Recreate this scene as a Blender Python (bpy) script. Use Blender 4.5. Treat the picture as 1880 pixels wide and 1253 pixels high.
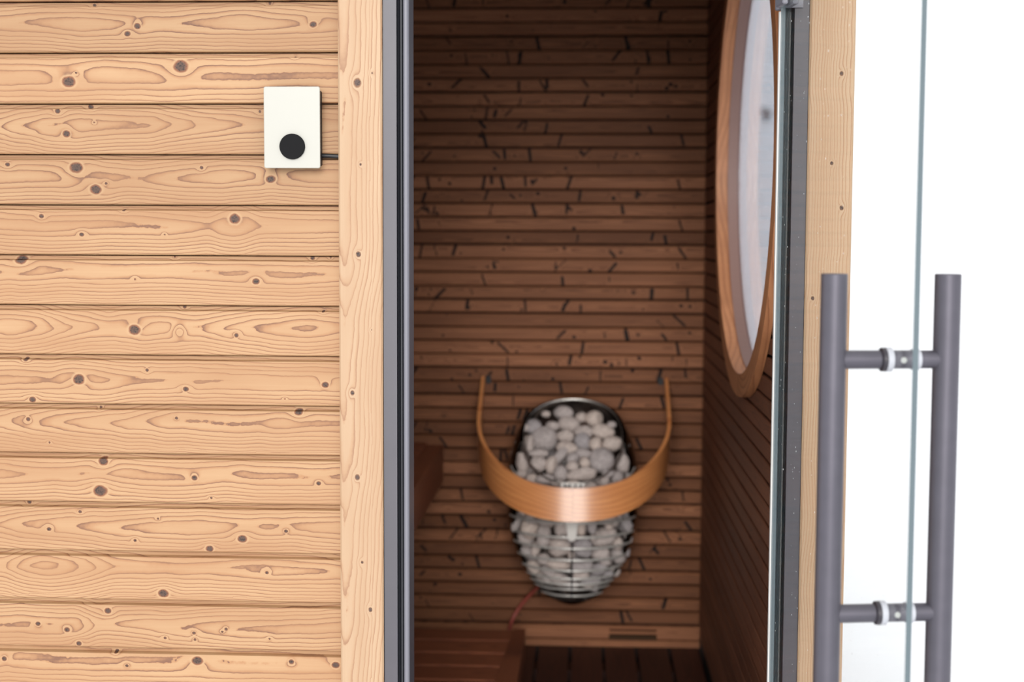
import bpy, bmesh, math, random
import numpy as np
from mathutils import Vector, Matrix

# ------------------------------------------------------------------ camera, world, exposure
for o in list(bpy.data.objects):
    bpy.data.objects.remove(o, do_unlink=True)
scene = bpy.context.scene
COL = scene.collection
YAW, PITCH, ROLL, DIST, EYE = 0.05005253, 0.0747284, 0.0040696, 2.50639, 1.36
FPX = 2611.0
CAM_R = (Matrix.Rotation(YAW, 3, 'Z') @ Matrix.Rotation(math.pi / 2 - PITCH, 3, 'X')
         @ Matrix.Rotation(ROLL, 3, 'Z'))
CAM_C = Vector((0, -DIST, EYE))
cam_d = bpy.data.cameras.new('camera')
cam = bpy.data.objects.new('camera', cam_d)
COL.objects.link(cam)
cam.matrix_world = Matrix.Translation(CAM_C) @ CAM_R.to_4x4()
cam_d.sensor_width = 36.0
cam_d.lens = FPX / 1880 * 36.0
cam_d.clip_start = 0.05
cam_d.clip_end = 800
cam_d.dof.use_dof = True
cam_d.dof.focus_distance = 2.52
cam_d.dof.aperture_fstop = 3.0
scene.camera = cam

scene.view_settings.view_transform = 'Standard'
scene.view_settings.look = 'None'
scene.view_settings.gamma = 1.0
scene.view_settings.exposure = -0.25
scene.view_settings.use_curve_mapping = False

world = bpy.data.worlds.new('overcast_sky')
scene.world = world
world.use_nodes = True
bg = world.node_tree.nodes['Background']
bg.inputs[0].default_value = (1.0, 0.995, 0.99, 1)
bg.inputs[1].default_value = 1.7
# low wide-angle sun added behind the camera to brighten the sauna interior
sun_d = bpy.data.lights.new('added_low_sun', 'SUN')
sun_d.energy = 3.1
sun_d.angle = math.radians(30)
sun_d.color = (1.0, 0.965, 0.92)
sun = bpy.data.objects.new('added_low_sun', sun_d)
COL.objects.link(sun)
SUN_EL, SUN_AZ = math.radians(14), math.radians(0.5)
sun.rotation_euler = (math.pi / 2 - SUN_EL, 0, -SUN_AZ)


def onplane(px, py, ax, val):
    """world point where the photo's ray through a pixel meets a plane of the building"""
    r = CAM_R @ Vector(((px - 940) / FPX, -(py - 626.5) / FPX, -1))
    return CAM_C + r * ((val - CAM_C[ax]) / r[ax])


# ------------------------------------------------------------------ materials
def srgb(r, g, b, k=1.0):
    def f(c):
        c /= 255.0
        return (c / 12.92 if c <= 0.04045 else ((c + 0.055) / 1.055) ** 2.4) * k
    return (f(r), f(g), f(b), 1)


def new_mat(name):
    m = bpy.data.materials.new(name)
    m.use_nodes = True
    nt = m.node_tree
    return m, nt, nt.nodes['Principled BSDF']


def simple(name, col, rough=0.5, metal=0.0, coat=0.0, noise=0.0, nscale=60, bump=0.0, spec=None):
    m, nt, b = new_mat(name)
    b.inputs['Base Color'].default_value = col
    b.inputs['Roughness'].default_value = rough
    b.inputs['Metallic'].default_value = metal
    b.inputs['Coat Weight'].default_value = coat
    b.inputs['Coat Roughness'].default_value = 0.12
    if spec is not None:
        b.inputs['Specular IOR Level'].default_value = spec
    if noise or bump:
        tc = nt.nodes.new('ShaderNodeTexCoord')
        n = nt.nodes.new('ShaderNodeTexNoise')
        n.inputs['Scale'].default_value = nscale
        n.inputs['Detail'].default_value = 5
        nt.links.new(tc.outputs['Object'], n.inputs['Vector'])
        if noise:
            r = nt.nodes.new('ShaderNodeValToRGB')
            r.color_ramp.elements[0].position = 0.3
            r.color_ramp.elements[1].position = 0.7
            r.color_ramp.elements[0].color = [c * (1 - noise) for c in col[:3]] + [1]
            r.color_ramp.elements[1].color = [min(1, c * (1 + noise)) for c in col[:3]] + [1]
            nt.links.new(n.outputs['Fac'], r.inputs['Fac'])
            nt.links.new(r.outputs['Color'], b.inputs['Base Color'])
        if bump:
            bp = nt.nodes.new('ShaderNodeBump')
            bp.inputs['Strength'].default_value = bump
            bp.inputs['Distance'].default_value = 0.002
            nt.links.new(n.outputs['Fac'], bp.inputs['Height'])
            nt.links.new(bp.outputs['Normal'], b.inputs['Normal'])
    return m


def wood(name, light, mid, dark, knot, rim, rough=0.55, coat=0.0, line_pow=1.0, fine=(4, 4, 260), amt=1.0, bump=0.25, spec=0.5):
    """softwood: growth-ring phase, knots and board tone are mesh attributes, colours come from here"""
    m, nt, b = new_mat(name)
    N, Lk = nt.nodes, nt.links

    def attr(a):
        n = N.new('ShaderNodeAttribute')
        n.attribute_name = a
        return n.outputs['Fac']

    def math_(op, x, y=None, z=None):
        n = N.new('ShaderNodeMath')
        n.operation = op
        for i, v in enumerate((x, y, z)):
            if v is None:
                continue
            if isinstance(v, (int, float)):
                n.inputs[i].default_value = v
            else:
                Lk.new(v, n.inputs[i])
        return n.outputs[0]

    def ramp(fac, stops):
        n = N.new('ShaderNodeValToRGB')
        e = n.color_ramp.elements
        while len(e) < len(stops):
            e.new(0.5)
        for el, (p_, c) in zip(e, stops):
            el.position = p_
            el.color = c
        Lk.new(fac, n.inputs['Fac'])
        return n.outputs['Color']

    def mix(fac, a, c, typ='MIX'):
        n = N.new('ShaderNodeMix')
        n.data_type = 'RGBA'
        n.blend_type = typ
        for i, v in ((0, fac), (6, a), (7, c)):
            if isinstance(v, (int, float)):
                n.inputs[i].default_value = v
            elif isinstance(v, tuple):
                n.inputs[i].default_value = v
            else:
                Lk.new(v, n.inputs[i])
        return n.outputs[2]
    tc = N.new('ShaderNodeTexCoord').outputs['Object']
    mp = N.new('ShaderNodeMapping')
    mp.inputs['Scale'].default_value = fine
    Lk.new(tc, mp.inputs['Vector'])
    nz = N.new('ShaderNodeTexNoise')
    nz.inputs['Scale'].default_value = 1.0
    nz.inputs['Detail'].default_value = 6
    nz.inputs['Roughness'].default_value = 0.65
    Lk.new(mp.outputs[0], nz.inputs['Vector'])
    nf = nz.outputs['Fac']
    n2 = N.new('ShaderNodeTexNoise')
    n2.inputs['Scale'].default_value = 90
    n2.inputs['Detail'].default_value = 3
    Lk.new(tc, n2.inputs['Vector'])
    n3 = N.new('ShaderNodeTexNoise')
    n3.inputs['Scale'].default_value = 1.0
    n3.inputs['Detail'].default_value = 2
    mp3 = N.new('ShaderNodeMapping')
    mp3.inputs['Scale'].default_value = [2.5 if q < 20 else 22 for q in fine]
    Lk.new(tc, mp3.inputs['Vector'])
    Lk.new(mp3.outputs[0], n3.inputs['Vector'])
    n4 = N.new('ShaderNodeTexNoise')
    n4.inputs['Scale'].default_value = 300
    n4.inputs['Detail'].default_value = 4
    Lk.new(tc, n4.inputs['Vector'])
    ph = math_('ADD', attr('ring'), math_('MULTIPLY', math_('SUBTRACT', n2.outputs['Fac'], 0.5), 0.22))
    fr = math_('FRACT', ph)
    wn = N.new('ShaderNodeTexWhiteNoise')
    wn.noise_dimensions = '1D'
    Lk.new(math_('FLOOR', ph), wn.inputs['W'])
    base_a = ramp(fr, [(0.0, mid), (0.06, light), (0.45, light), (0.76, mid), (0.945, dark), (1.0, dark)])
    base_b = ramp(fr, [(0.0, mid), (0.05, light), (0.7, light), (0.88, mid), (0.975, dark), (1.0, dark)])
    base = mix(math_('MULTIPLY', wn.outputs['Value'], 0.85), base_a, base_b)
    base = mix(math_('MULTIPLY', math_('SUBTRACT', nf, 0.35), 0.75 * amt), base, mid)
    wash = N.new('ShaderNodeMapRange')
    wash.inputs['From Min'].default_value = 0.35
    wash.inputs['From Max'].default_value = 0.68
    wash.inputs['To Max'].default_value = 0.62 * amt
    Lk.new(n3.outputs['Fac'], wash.inputs['Value'])
    base = mix(wash.outputs[0], base, tuple(mid[q] * 0.93 for q in range(3)) + (1,))
    kn = math_('ADD', attr('knot'), math_('MULTIPLY', math_('SUBTRACT', n2.outputs['Fac'], 0.5), 0.35))
    kcol = ramp(math_('DIVIDE', kn, 2.0), [(0.0, (knot[0] * 0.25, knot[1] * 0.22, knot[2] * 0.22, 1)),
                                          (0.1, knot), (0.26, knot), (0.40, rim), (0.5, light), (0.7, light)])
    crack = ramp(n4.outputs['Fac'], [(0.38, (0.08, 0.06, 0.05, 1)), (0.5, (1, 1, 1, 1))])
    kcol2 = mix(0.85, kcol, crack, 'MULTIPLY')
    kcol3 = mix(ramp(math_('DIVIDE', kn, 2.0), [(0.34, (0, 0, 0, 1)), (0.4, (1, 1, 1, 1))]), kcol2, kcol)
    kf = ramp(math_('DIVIDE', kn, 2.0), [(0.50, (1, 1, 1, 1)), (0.68, (0, 0, 0, 1))])
    colr = mix(kf, base, kcol3)
    tone = attr('tone')
    cn = N.new('ShaderNodeCombineColor')
    for i, g in enumerate((1.0, 1.12, 1.3)):
        Lk.new(math_('POWER', tone, g), cn.inputs[i])
    colr = mix(1.0, colr, cn.outputs[0], 'MULTIPLY')
    Lk.new(colr, b.inputs['Base Color'])
    b.inputs['Roughness'].default_value = rough
    b.inputs['Specular IOR Level'].default_value = spec
    b.inputs['Coat Weight'].default_value = coat
    b.inputs['Coat Roughness'].default_value = 0.22
    bp = N.new('ShaderNodeBump')
    bp.inputs['Strength'].default_value = bump
    bp.inputs['Distance'].default_value = 0.001
    Lk.new(math_('ADD', nf, math_('MULTIPLY', fr, -0.5)), bp.inputs['Height'])
    Lk.new(bp.outputs['Normal'], b.inputs['Normal'])
    return m


KW = 0.43   # reflectance scale: the photo's pale wood under the overcast light
M = {}
M['larch'] = wood('larch_cladding', srgb(247, 199, 148, KW), srgb(227, 167, 116, KW), srgb(142, 94, 76, KW),
                  srgb(112, 80, 64, KW), srgb(178, 110, 70, KW), rough=0.6, bump=0.3)
M['trimwood'] = wood('larch_trim', srgb(254, 216, 176, KW), srgb(244, 196, 152, KW), srgb(205, 152, 116, KW),
                     srgb(120, 92, 80, KW), srgb(190, 135, 95, KW), rough=0.6, fine=(260, 4, 4), bump=0.3)
M['slat'] = wood('heat_treated_slats', srgb(160, 107, 75), srgb(130, 84, 58), srgb(92, 57, 38),
                 srgb(40, 22, 14), srgb(74, 44, 30), rough=0.6, amt=1.3, spec=0.2)
M['slat_shaded'] = wood('heat_treated_slats_in_shade', srgb(128, 80, 56), srgb(108, 65, 45), srgb(84, 48, 33),
                      srgb(44, 28, 22), srgb(76, 48, 36), rough=0.55, amt=1.3)  # slat wood darkened, the side walls' shade is put into its colour
M['benchwood'] = wood('bench_boards', srgb(150, 88, 58), srgb(128, 72, 48), srgb(102, 56, 38),
                      srgb(44, 26, 18), srgb(76, 44, 30), rough=0.5)
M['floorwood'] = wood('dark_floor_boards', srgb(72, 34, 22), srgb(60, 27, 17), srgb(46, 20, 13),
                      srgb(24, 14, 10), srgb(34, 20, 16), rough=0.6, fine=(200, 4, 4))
M['ringwood'] = wood('window_ring_wood', srgb(205, 142, 98), srgb(186, 124, 84), srgb(150, 94, 62),
                     srgb(84, 56, 44), srgb(120, 80, 60), rough=0.5)
M['bentwood'] = wood('bent_alder', srgb(220, 150, 92), srgb(206, 132, 78), srgb(182, 108, 60),
                     srgb(140, 80, 44), srgb(160, 96, 54), rough=0.42, coat=1.0, fine=(6, 6, 90))
M['backing'] = simple('dark_wall_backing', srgb(38, 24, 20), 0.9)
M['plaster'] = simple('roof_board', srgb(120, 84, 62), 0.8, noise=0.15, nscale=20)
M['alu'] = simple('grey_painted_aluminium', srgb(134, 131, 142, 0.31), 0.42, noise=0.06, nscale=8)
M['gasket'] = simple('black_rubber_gasket', srgb(30, 32, 38), 0.55)
M['ribgasket'] = simple('dark_ribbed_seal', srgb(46, 56, 60), 0.35)
M['lip'] = simple('light_grey_profile_lip', srgb(160, 160, 172, 0.46), 0.4)
M['handle'] = simple('grey_powder_coated_handle', srgb(132, 129, 142, 0.4), 0.46, metal=0.6, noise=0.05, nscale=40)
M['handle_dark'] = simple('dark_grey_rosette', srgb(70, 66, 76, 0.45), 0.4)
M['washer'] = simple('white_nylon_washer', srgb(232, 236, 246, 0.5), 0.45)
M['white_dot'] = simple('pale_set_screw', srgb(240, 244, 240, 0.55), 0.4)
M['panel_white'] = simple('cream_white_faceplate', srgb(250, 249, 238, 0.385), 0.35)
M['black'] = simple('black_plastic', srgb(26, 26, 29), 0.5, spec=0.3)
M['knob'] = simple('matt_black_knob', srgb(36, 36, 40, 0.25), 0.6, spec=0.12)
M['cable'] = simple('black_cable', srgb(24, 24, 26), 0.4)
M['redcord'] = simple('red_brown_rubber_cord', srgb(150, 72, 62), 0.5)
M['chrome'] = simple('polished_steel', (0.62, 0.6, 0.58, 1), 0.16, metal=1.0)
M['steel_dark_reflection'] = simple('polished_steel_painted_reflection', (0.045, 0.043, 0.042, 1), 0.12, metal=1.0)  # polished steel with a dark room reflection put into its base colour
M['steel'] = simple('brushed_steel', (0.5, 0.485, 0.465, 1), 0.34, metal=1.0)
M['steel_plate'] = simple('pale_steel_plate', (0.74, 0.72, 0.69, 1), 0.7, spec=0.2)
M['hoop'] = simple('satin_steel_hoop', (0.60, 0.585, 0.56, 1), 0.4, metal=0.45)
M['logo'] = simple('logo_black', srgb(26, 26, 28), 0.5)
M['vent'] = simple('vent_dark', srgb(66, 48, 34), 0.85, spec=0.1)
M['ventslot'] = simple('vent_slot_black', srgb(20, 13, 9), 0.9, spec=0.05)
M['snow'] = simple('snow', (0.86, 0.88, 0.92, 1), 0.75, noise=0.03, nscale=1.5, bump=0.2)
M['twig'] = simple('bare_twigs', srgb(92, 84, 86), 0.8)
M['thread'] = simple('wood_seam', srgb(120, 72, 44), 0.6)

# stone
m, nt, b = new_mat('grey_sauna_stone')
tc = nt.nodes.new('ShaderNodeTexCoord')
oi = nt.nodes.new('ShaderNodeObjectInfo')
nz = nt.nodes.new('ShaderNodeTexNoise')
nz.inputs['Scale'].default_value = 3.5
nz.inputs['Detail'].default_value = 9
nz.inputs['Roughness'].default_value = 0.75
nt.links.new(tc.outputs['Object'], nz.inputs['Vector'])
r1 = nt.nodes.new('ShaderNodeValToRGB')
r1.color_ramp.elements[0].position = 0.3
r1.color_ramp.elements[1].position = 0.7
r1.color_ramp.elements[0].color = srgb(166, 158, 156)
r1.color_ramp.elements[1].color = srgb(236, 228, 224)
nt.links.new(nz.outputs['Fac'], r1.inputs['Fac'])
r2 = nt.nodes.new('ShaderNodeValToRGB')
r2.color_ramp.elements[0].color = srgb(200, 200, 206)
r2.color_ramp.elements[1].color = srgb(246, 236, 228)
nt.links.new(oi.outputs['Random'], r2.inputs['Fac'])
mx = nt.nodes.new('ShaderNodeMix')
mx.data_type = 'RGBA'
mx.blend_type = 'MULTIPLY'
mx.inputs[0].default_value = 1
nt.links.new(r1.outputs['Color'], mx.inputs[6])
nt.links.new(r2.outputs['Color'], mx.inputs[7])
nt.links.new(mx.outputs[2], b.inputs['Base Color'])
b.inputs['Roughness'].default_value = 0.8
bp = nt.nodes.new('ShaderNodeBump')
bp.inputs['Strength'].default_value = 0.4
bp.inputs['Distance'].default_value = 0.002
nt.links.new(nz.outputs['Fac'], bp.inputs['Height'])
nt.links.new(bp.outputs['Normal'], b.inputs['Normal'])
M['stone'] = m


def pane(name, tint, dust=0.0, rough=0.0, gloss=1.0, ior=1.45):
    m, nt, b = new_mat(name)
    nt.nodes.remove(b)
    out = nt.nodes['Material Output']
    tr = nt.nodes.new('ShaderNodeBsdfTransparent')
    tr.inputs[0].default_value = tint
    gl = nt.nodes.new('ShaderNodeBsdfGlossy')
    gl.inputs['Roughness'].default_value = rough
    gl.inputs[0].default_value = (gloss, gloss, gloss, 1)
    fr = nt.nodes.new('ShaderNodeFresnel')
    fr.inputs[0].default_value = ior
    geo = nt.nodes.new('ShaderNodeNewGeometry')
    # the same fresnel from both sides of the sheet
    iv = nt.nodes.new('ShaderNodeMath')
    iv.operation = 'MULTIPLY_ADD'
    iv.inputs[1].default_value = 1 / ior - ior
    iv.inputs[2].default_value = ior
    nt.links.new(geo.outputs['Backfacing'], iv.inputs[0])
    nt.links.new(iv.outputs[0], fr.inputs[0])
    mixs = nt.nodes.new('ShaderNodeMixShader')
    nt.links.new(fr.outputs[0], mixs.inputs[0])
    nt.links.new(tr.outputs[0], mixs.inputs[1])
    nt.links.new(gl.outputs[0], mixs.inputs[2])
    last = mixs.outputs[0]
    if dust:
        tc = nt.nodes.new('ShaderNodeTexCoord')
        vo = nt.nodes.new('ShaderNodeTexVoronoi')
        vo.inputs['Scale'].default_value = 70
        nt.links.new(tc.outputs['Object'], vo.inputs['Vector'])
        sep = nt.nodes.new('ShaderNodeSeparateColor')
        nt.links.new(vo.outputs['Color'], sep.inputs[0])
        sz = nt.nodes.new('ShaderNodeMath')
        sz.operation = 'POWER'
        sz.inputs[1].default_value = 3.2
        nt.links.new(sep.outputs[0], sz.inputs[0])
        s2 = nt.nodes.new('ShaderNodeMath')
        s2.operation = 'MULTIPLY'
        s2.inputs[1].default_value = dust
        nt.links.new(sz.outputs[0], s2.inputs[0])
        lt = nt.nodes.new('ShaderNodeMath')
        lt.operation = 'LESS_THAN'
        nt.links.new(vo.outputs['Distance'], lt.inputs[0])
        nt.links.new(s2.outputs[0], lt.inputs[1])
        df = nt.nodes.new('ShaderNodeBsdfDiffuse')
        df.inputs[0].default_value = (0.8, 0.8, 0.8, 1)
        m2 = nt.nodes.new('ShaderNodeMixShader')
        nt.links.new(lt.outputs[0], m2.inputs[0])
        nt.links.new(last, m2.inputs[1])
        nt.links.new(df.outputs[0], m2.inputs[2])
        last = m2.outputs[0]
    nt.links.new(last, out.inputs['Surface'])
    return m


M['door_glass'] = pane('clear_door_glass', (0.985, 0.99, 0.985, 1), dust=0.12, ior=1.22)
M['glass_edge'] = simple('teal_glass_edge', srgb(128, 146, 154, 0.45), 0.25)
M['window_glass'] = pane('tinted_window_glass', (0.78, 0.80, 0.835, 1), ior=1.16)
M['edge_glint'] = simple('white_glass_edge_glint', srgb(240, 238, 235, 0.6), 0.4)  # white for the bright line along the polished glass edge


# ------------------------------------------------------------------ object helpers
def put(name, me, mat, parent=None, loc=None, smooth=False):
    o = bpy.data.objects.new(name, me)
    COL.objects.link(o)
    for mm in (mat if isinstance(mat, (list, tuple)) else [mat]):
        me.materials.append(mm)
    if parent:
        o.parent = parent
    if loc is not None:
        o.location = loc
    if smooth:
        me.polygons.foreach_set('use_smooth', [True] * len(me.polygons))
    return o


def empty(name, loc=(0, 0, 0)):
    o = bpy.data.objects.new(name, None)
    o.empty_display_size = 0.05
    COL.objects.link(o)
    o.location = loc
    return o


def tag(o, label=None, cat=None, group=None, kind=None):
    if label:
        o['label'] = label
    if cat:
        o['category'] = cat
    if group:
        o['group'] = group
    if kind:
        o['kind'] = kind
    return o


class Acc:
    """vertices + faces (+ wood attributes) collected into one mesh"""

    def __init__(s, origin=(0, 0, 0)):
        s.v, s.f, s.ring, s.knot, s.tone, s.mi = [], [], [], [], [], []
        s.o = np.array(origin, float)

    def add(s, v, f, ring=0.3, knot=3.0, tone=1.0, mi=0):
        base = sum(len(a) for a in s.v)
        v = np.asarray(v, float).reshape(-1, 3)
        n = len(v)
        s.v.append(v - s.o)
        s.f += [tuple(int(i) + base for i in q) for q in f]
        s.mi += [mi] * len(f)
        for lst, val in ((s.ring, ring), (s.knot, knot), (s.tone, tone)):
            lst.append(np.broadcast_to(np.asarray(val, float), (n,)).copy())

    def box(s, a, b_, mi=0, M4=None, **k):
        x0, y0, z0 = a
        x1, y1, z1 = b_
        v = [(x0, y0, z0), (x1, y0, z0), (x1, y1, z0), (x0, y1, z0),
             (x0, y0, z1), (x1, y0, z1), (x1, y1, z1), (x0, y1, z1)]
        if M4:
            v = [tuple(M4 @ Vector(p)) for p in v]
        s.add(v, [(0, 3, 2, 1), (4, 5, 6, 7), (0, 1, 5, 4), (1, 2, 6, 5), (2, 3, 7, 6), (3, 0, 4, 7)], mi=mi, **k)

    def mesh(s, name):
        me = bpy.data.meshes.new(name)
        v = np.concatenate(s.v)
        me.from_pydata(v.tolist(), [], s.f)
        for nm, lst in (('ring', s.ring), ('knot', s.knot), ('tone', s.tone)):
            at = me.attributes.new(nm, 'FLOAT', 'POINT')
            at.data.foreach_set('value', np.concatenate(lst))
        me.polygons.foreach_set('material_index', s.mi)
        me.update()
        return me

    def build(s, name, mat, parent=None, smooth=False, weld=False):
        me = s.mesh(name)
        return put(name, me, mat, parent, tuple(s.o), smooth)


def grid_faces(nr, nc, wrap_r=False, wrap_c=False, flip=False):
    f = []
    for i in range(nr if wrap_r else nr - 1):
        for j in range(nc if wrap_c else nc - 1):
            a, b_, c, d = (i * nc + j, i * nc + (j + 1) % nc, ((i + 1) % nr) * nc + (j + 1) % nc, ((i + 1) % nr) * nc + j)
            f.append((a, d, c, b_) if flip else (a, b_, c, d))
    return f


def smooth_noise(x, seed, n=64, span=1.0):
    rs = np.random.RandomState(seed)
    t = rs.uniform(-1, 1, n)
    u = (np.asarray(x) / span) % n
    i = np.floor(u).astype(int)
    fr = u - i
    fr = fr * fr * (3 - 2 * fr)
    return t[i % n] * (1 - fr) + t[(i + 1) % n] * fr


def grain(u, v, W, prof, yc, k, knots, seed, wob=1.0):
    """growth-ring phase over a board. prof: (u, D) points, yc: centre line offset, knots: (u, v, r[, du, dv])"""
    pu = [q[0] for q in prof]
    pd = [q[1] for q in prof]
    D = np.interp(u, pu, pd)
    for e in (-1.5, -0.75, 0.75, 1.5):           # soften the kinks
        D = D + np.interp(u + e * 0.006, pu, pd)
    D /= 5
    c = yc(u) if callable(yc) else yc
    c = c + 0.0035 * wob * smooth_noise(u, seed, span=0.11) + 0.0012 * wob * smooth_noise(u, seed + 1, span=0.034)
    t = (v - c) / (0.5 * W)
    F = D + k * np.where(abs(t) < 1.2, t * t / (0.45 + 0.55 * abs(t)) * 0.62, 0.9 * abs(t) - 0.2)
    F = F + 0.12 * smooth_noise(u * 1.0 + 7 * v, seed + 2, span=0.05)
    kd = np.full(u.shape, 3.0)
    rnd = random.Random(seed)
    for kn in knots:
        ku, kv, r = kn[:3]
        du, dv = (kn[3], kn[4]) if len(kn) > 3 else (0.0, 0.0)
        a, b_ = u - ku, v - kv
        if r < 0:                                    # light rosette without a dark core
            F = F + 2.8 * np.exp(-(a * a + b_ * b_) / (r * r))
            continue
        if du or dv:
            tt = np.clip((a * du + b_ * dv) / (du * du + dv * dv), -1, 1)
            a, b_ = a - tt * du, b_ - tt * dv
        sg = 1.0 if kv > (c if np.isscalar(c) else float(np.mean(c))) else -1.0
        rho = np.sqrt((a / (r * rnd.uniform(1.0, 1.2))) ** 2 + (b_ / (r * rnd.uniform(0.85, 1.0))) ** 2)
        rho_w = np.sqrt((a / (r * 2.6)) ** 2 + (b_ / (r * 1.7)) ** 2)
        # the rings part and flow round the knot
        F = F - min(3.0, 120 * r + 0.8) * np.exp(-rho_w ** 2) * sg * np.tanh(b_ / (r * 1.5)) * 0.75
        F = F + 1.1 * np.exp(-(rho / 1.7) ** 2)
        kd = np.minimum(kd, rho)
    return F, np.minimum(kd, 3.0)


def board(acc, o, eu, ev, en, L, W, T, su=0.01, sv=0.008, prof=None, yc=None, k=8.0, knots=(), seed=0,
          tone=1.0, ch=0.0015, lo=None, hi=None, lip=0.0, lip_d=0.0):
    """a board with a fine front face. o = top-left front corner, eu along, ev across, en out of the front."""
    o, eu, ev, en = (np.asarray(a, float) for a in (o, eu, ev, en))
    rows = [(0, -T), (0, -(lip_d + ch) if lip else -ch)]
    if lip:
        rows += [(0.0008, -lip_d), (lip * 0.5, -lip_d), (lip - ch * 0.7, -lip_d)]
    s0 = lip + ch * (0.3 if lip else 1)
    nv = max(2, int(round((W - ch - s0) / sv)))
    rows += [(s0 + (W - ch - s0) * i / nv, 0) for i in range(nv + 1)]
    rows += [(W, -ch), (W, -T)]
    nu = max(2, int(round(L / su)))
    cols = [(0, -T), (0, -ch)] + [(ch + (L - 2 * ch) * i / nu, 0) for i in range(nu + 1)] + [(L, -ch), (L, -T)]
    V, dv = np.array([r[0] for r in rows]), np.array([r[1] for r in rows])
    U, du = np.array([c[0] for c in cols]), np.array([c[1] for c in cols])
    UU, VV = np.meshgrid(U, V)
    DD = np.minimum(du[None, :], dv[:, None])
    if lo is not None or hi is not None:          # ends cut to a curve
        a = lo(V) if lo is not None else np.zeros_like(V)
        b_ = hi(V) if hi is not None else np.full_like(V, L)
        UU = a[:, None] + (b_ - a)[:, None] * (UU / L)
    P = o + UU[..., None] * eu + VV[..., None] * ev + DD[..., None] * en
    F, K = grain(UU, VV, W, prof or [(0, 0), (L, 1)], W * 0.45 if yc is None else yc, k, knots, seed)
    acc.add(P.reshape(-1, 3), grid_faces(len(rows), len(cols), wrap_r=True), F.ravel(), K.ravel(), tone)


def rand_prof(L, rnd, amp=2.0, step=0.15):
    n = max(3, int(L / step) + 2)
    return [(i * L / (n - 1), rnd.uniform(0, amp)) for i in range(n)]


def rand_knots(L, W, rnd, n, streak=0.6, r0=0.003, r1=0.006):
    out = []
    for _ in range(n):
        u, v = rnd.uniform(0.01, L - 0.01), rnd.uniform(0.1, 0.9) * W
        if rnd.random() < streak:
            a = rnd.uniform(-0.35, 0.35) + rnd.choice((0, 0, 0.5, -0.5))
            ln = rnd.uniform(0.25, 0.6) * W
            out.append((u, W / 2 + rnd.uniform(-0.2, 0.2) * W, rnd.uniform(r0, r1) * 0.8, ln * math.sin(a), ln * math.cos(a)))
        else:
            out.append((u, v, rnd.uniform(r0, r1)))
    return out


def tube(acc, pts, r, seg=10, closed=False, r2=None, up=(0, 0, 1), cap=True, mi=0, **kw):
    """round or oval bar along points; r is the radius (or list), r2 the radius along 'up'"""
    pts = [Vector(p_) for p_ in pts]
    n = len(pts)
    V = []
    prev = None
    for i, p_ in enumerate(pts):
        if closed:
            t = pts[(i + 1) % n] - pts[i - 1]
        else:
            t = pts[min(i + 1, n - 1)] - pts[max(i - 1, 0)]
        t.normalize()
        if r2 is not None:
            a = t.cross(Vector(up)).normalized()
            b_ = a.cross(t).normalized()
        else:
            if prev is None:
                a = t.orthogonal().normalized()
            else:
                a = (prev - t * prev.dot(t)).normalized()
            b_ = t.cross(a).normalized()
        prev = a
        ra = r[i] if isinstance(r, (list, tuple)) else r
        rb = r2 if r2 is not None else ra
        for j in range(seg):
            w = 2 * math.pi * j / seg
            V.append(p_ + a * (ra * math.cos(w)) + b_ * (rb * math.sin(w)))
    F = grid_faces(n, seg, wrap_r=closed, wrap_c=True)
    if cap and not closed:
        F += [tuple(reversed(range(seg))), tuple((n - 1) * seg + j for j in range(seg))]
    acc.add([tuple(q) for q in V], F, mi=mi, **kw)


def lathe(acc, prof, c, axis, seg=40, mi=0):
    """prof: (radius, distance along axis) pairs"""
    ax = Vector(axis).normalized()
    a = ax.orthogonal().normalized()
    b_ = ax.cross(a)
    V = []
    for r, h in prof:
        for j in range(seg):
            w = 2 * math.pi * j / seg
            V.append(tuple(Vector(c) + ax * h + a * (r * math.cos(w)) + b_ * (r * math.sin(w))))
    F = grid_faces(len(prof), seg, wrap_c=True)
    F += [tuple(reversed(range(seg))), tuple((len(prof) - 1) * seg + j for j in range(seg))]
    acc.add(V, F, mi=mi)


def fix_normals(o):
    bm = bmesh.new()
    bm.from_mesh(o.data)
    bmesh.ops.recalc_face_normals(bm, faces=bm.faces)
    bm.to_mesh(o.data)
    bm.free()
    return o


def smooth_by_angle(o, deg=35):
    me = o.data
    me.polygons.foreach_set('use_smooth', [True] * len(me.polygons))
    bm = bmesh.new()
    bm.from_mesh(me)
    bmesh.ops.remove_doubles(bm, verts=bm.verts, dist=1e-6)
    bmesh.ops.recalc_face_normals(bm, faces=bm.faces)
    for e in bm.edges:
        if len(e.link_faces) == 2 and e.calc_face_angle(0) > math.radians(deg):
            e.smooth = False
    bm.to_mesh(me)
    bm.free()
    return o


# ------------------------------------------------------------------ dimensions (metres)
FL, FR = -0.431, 0.462            # planks end / right corner
WB, WR, WL = 2.15, 0.392, -1.32   # inner faces: back, right, left
CEIL = 2.30
GROUND = -0.16

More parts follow.
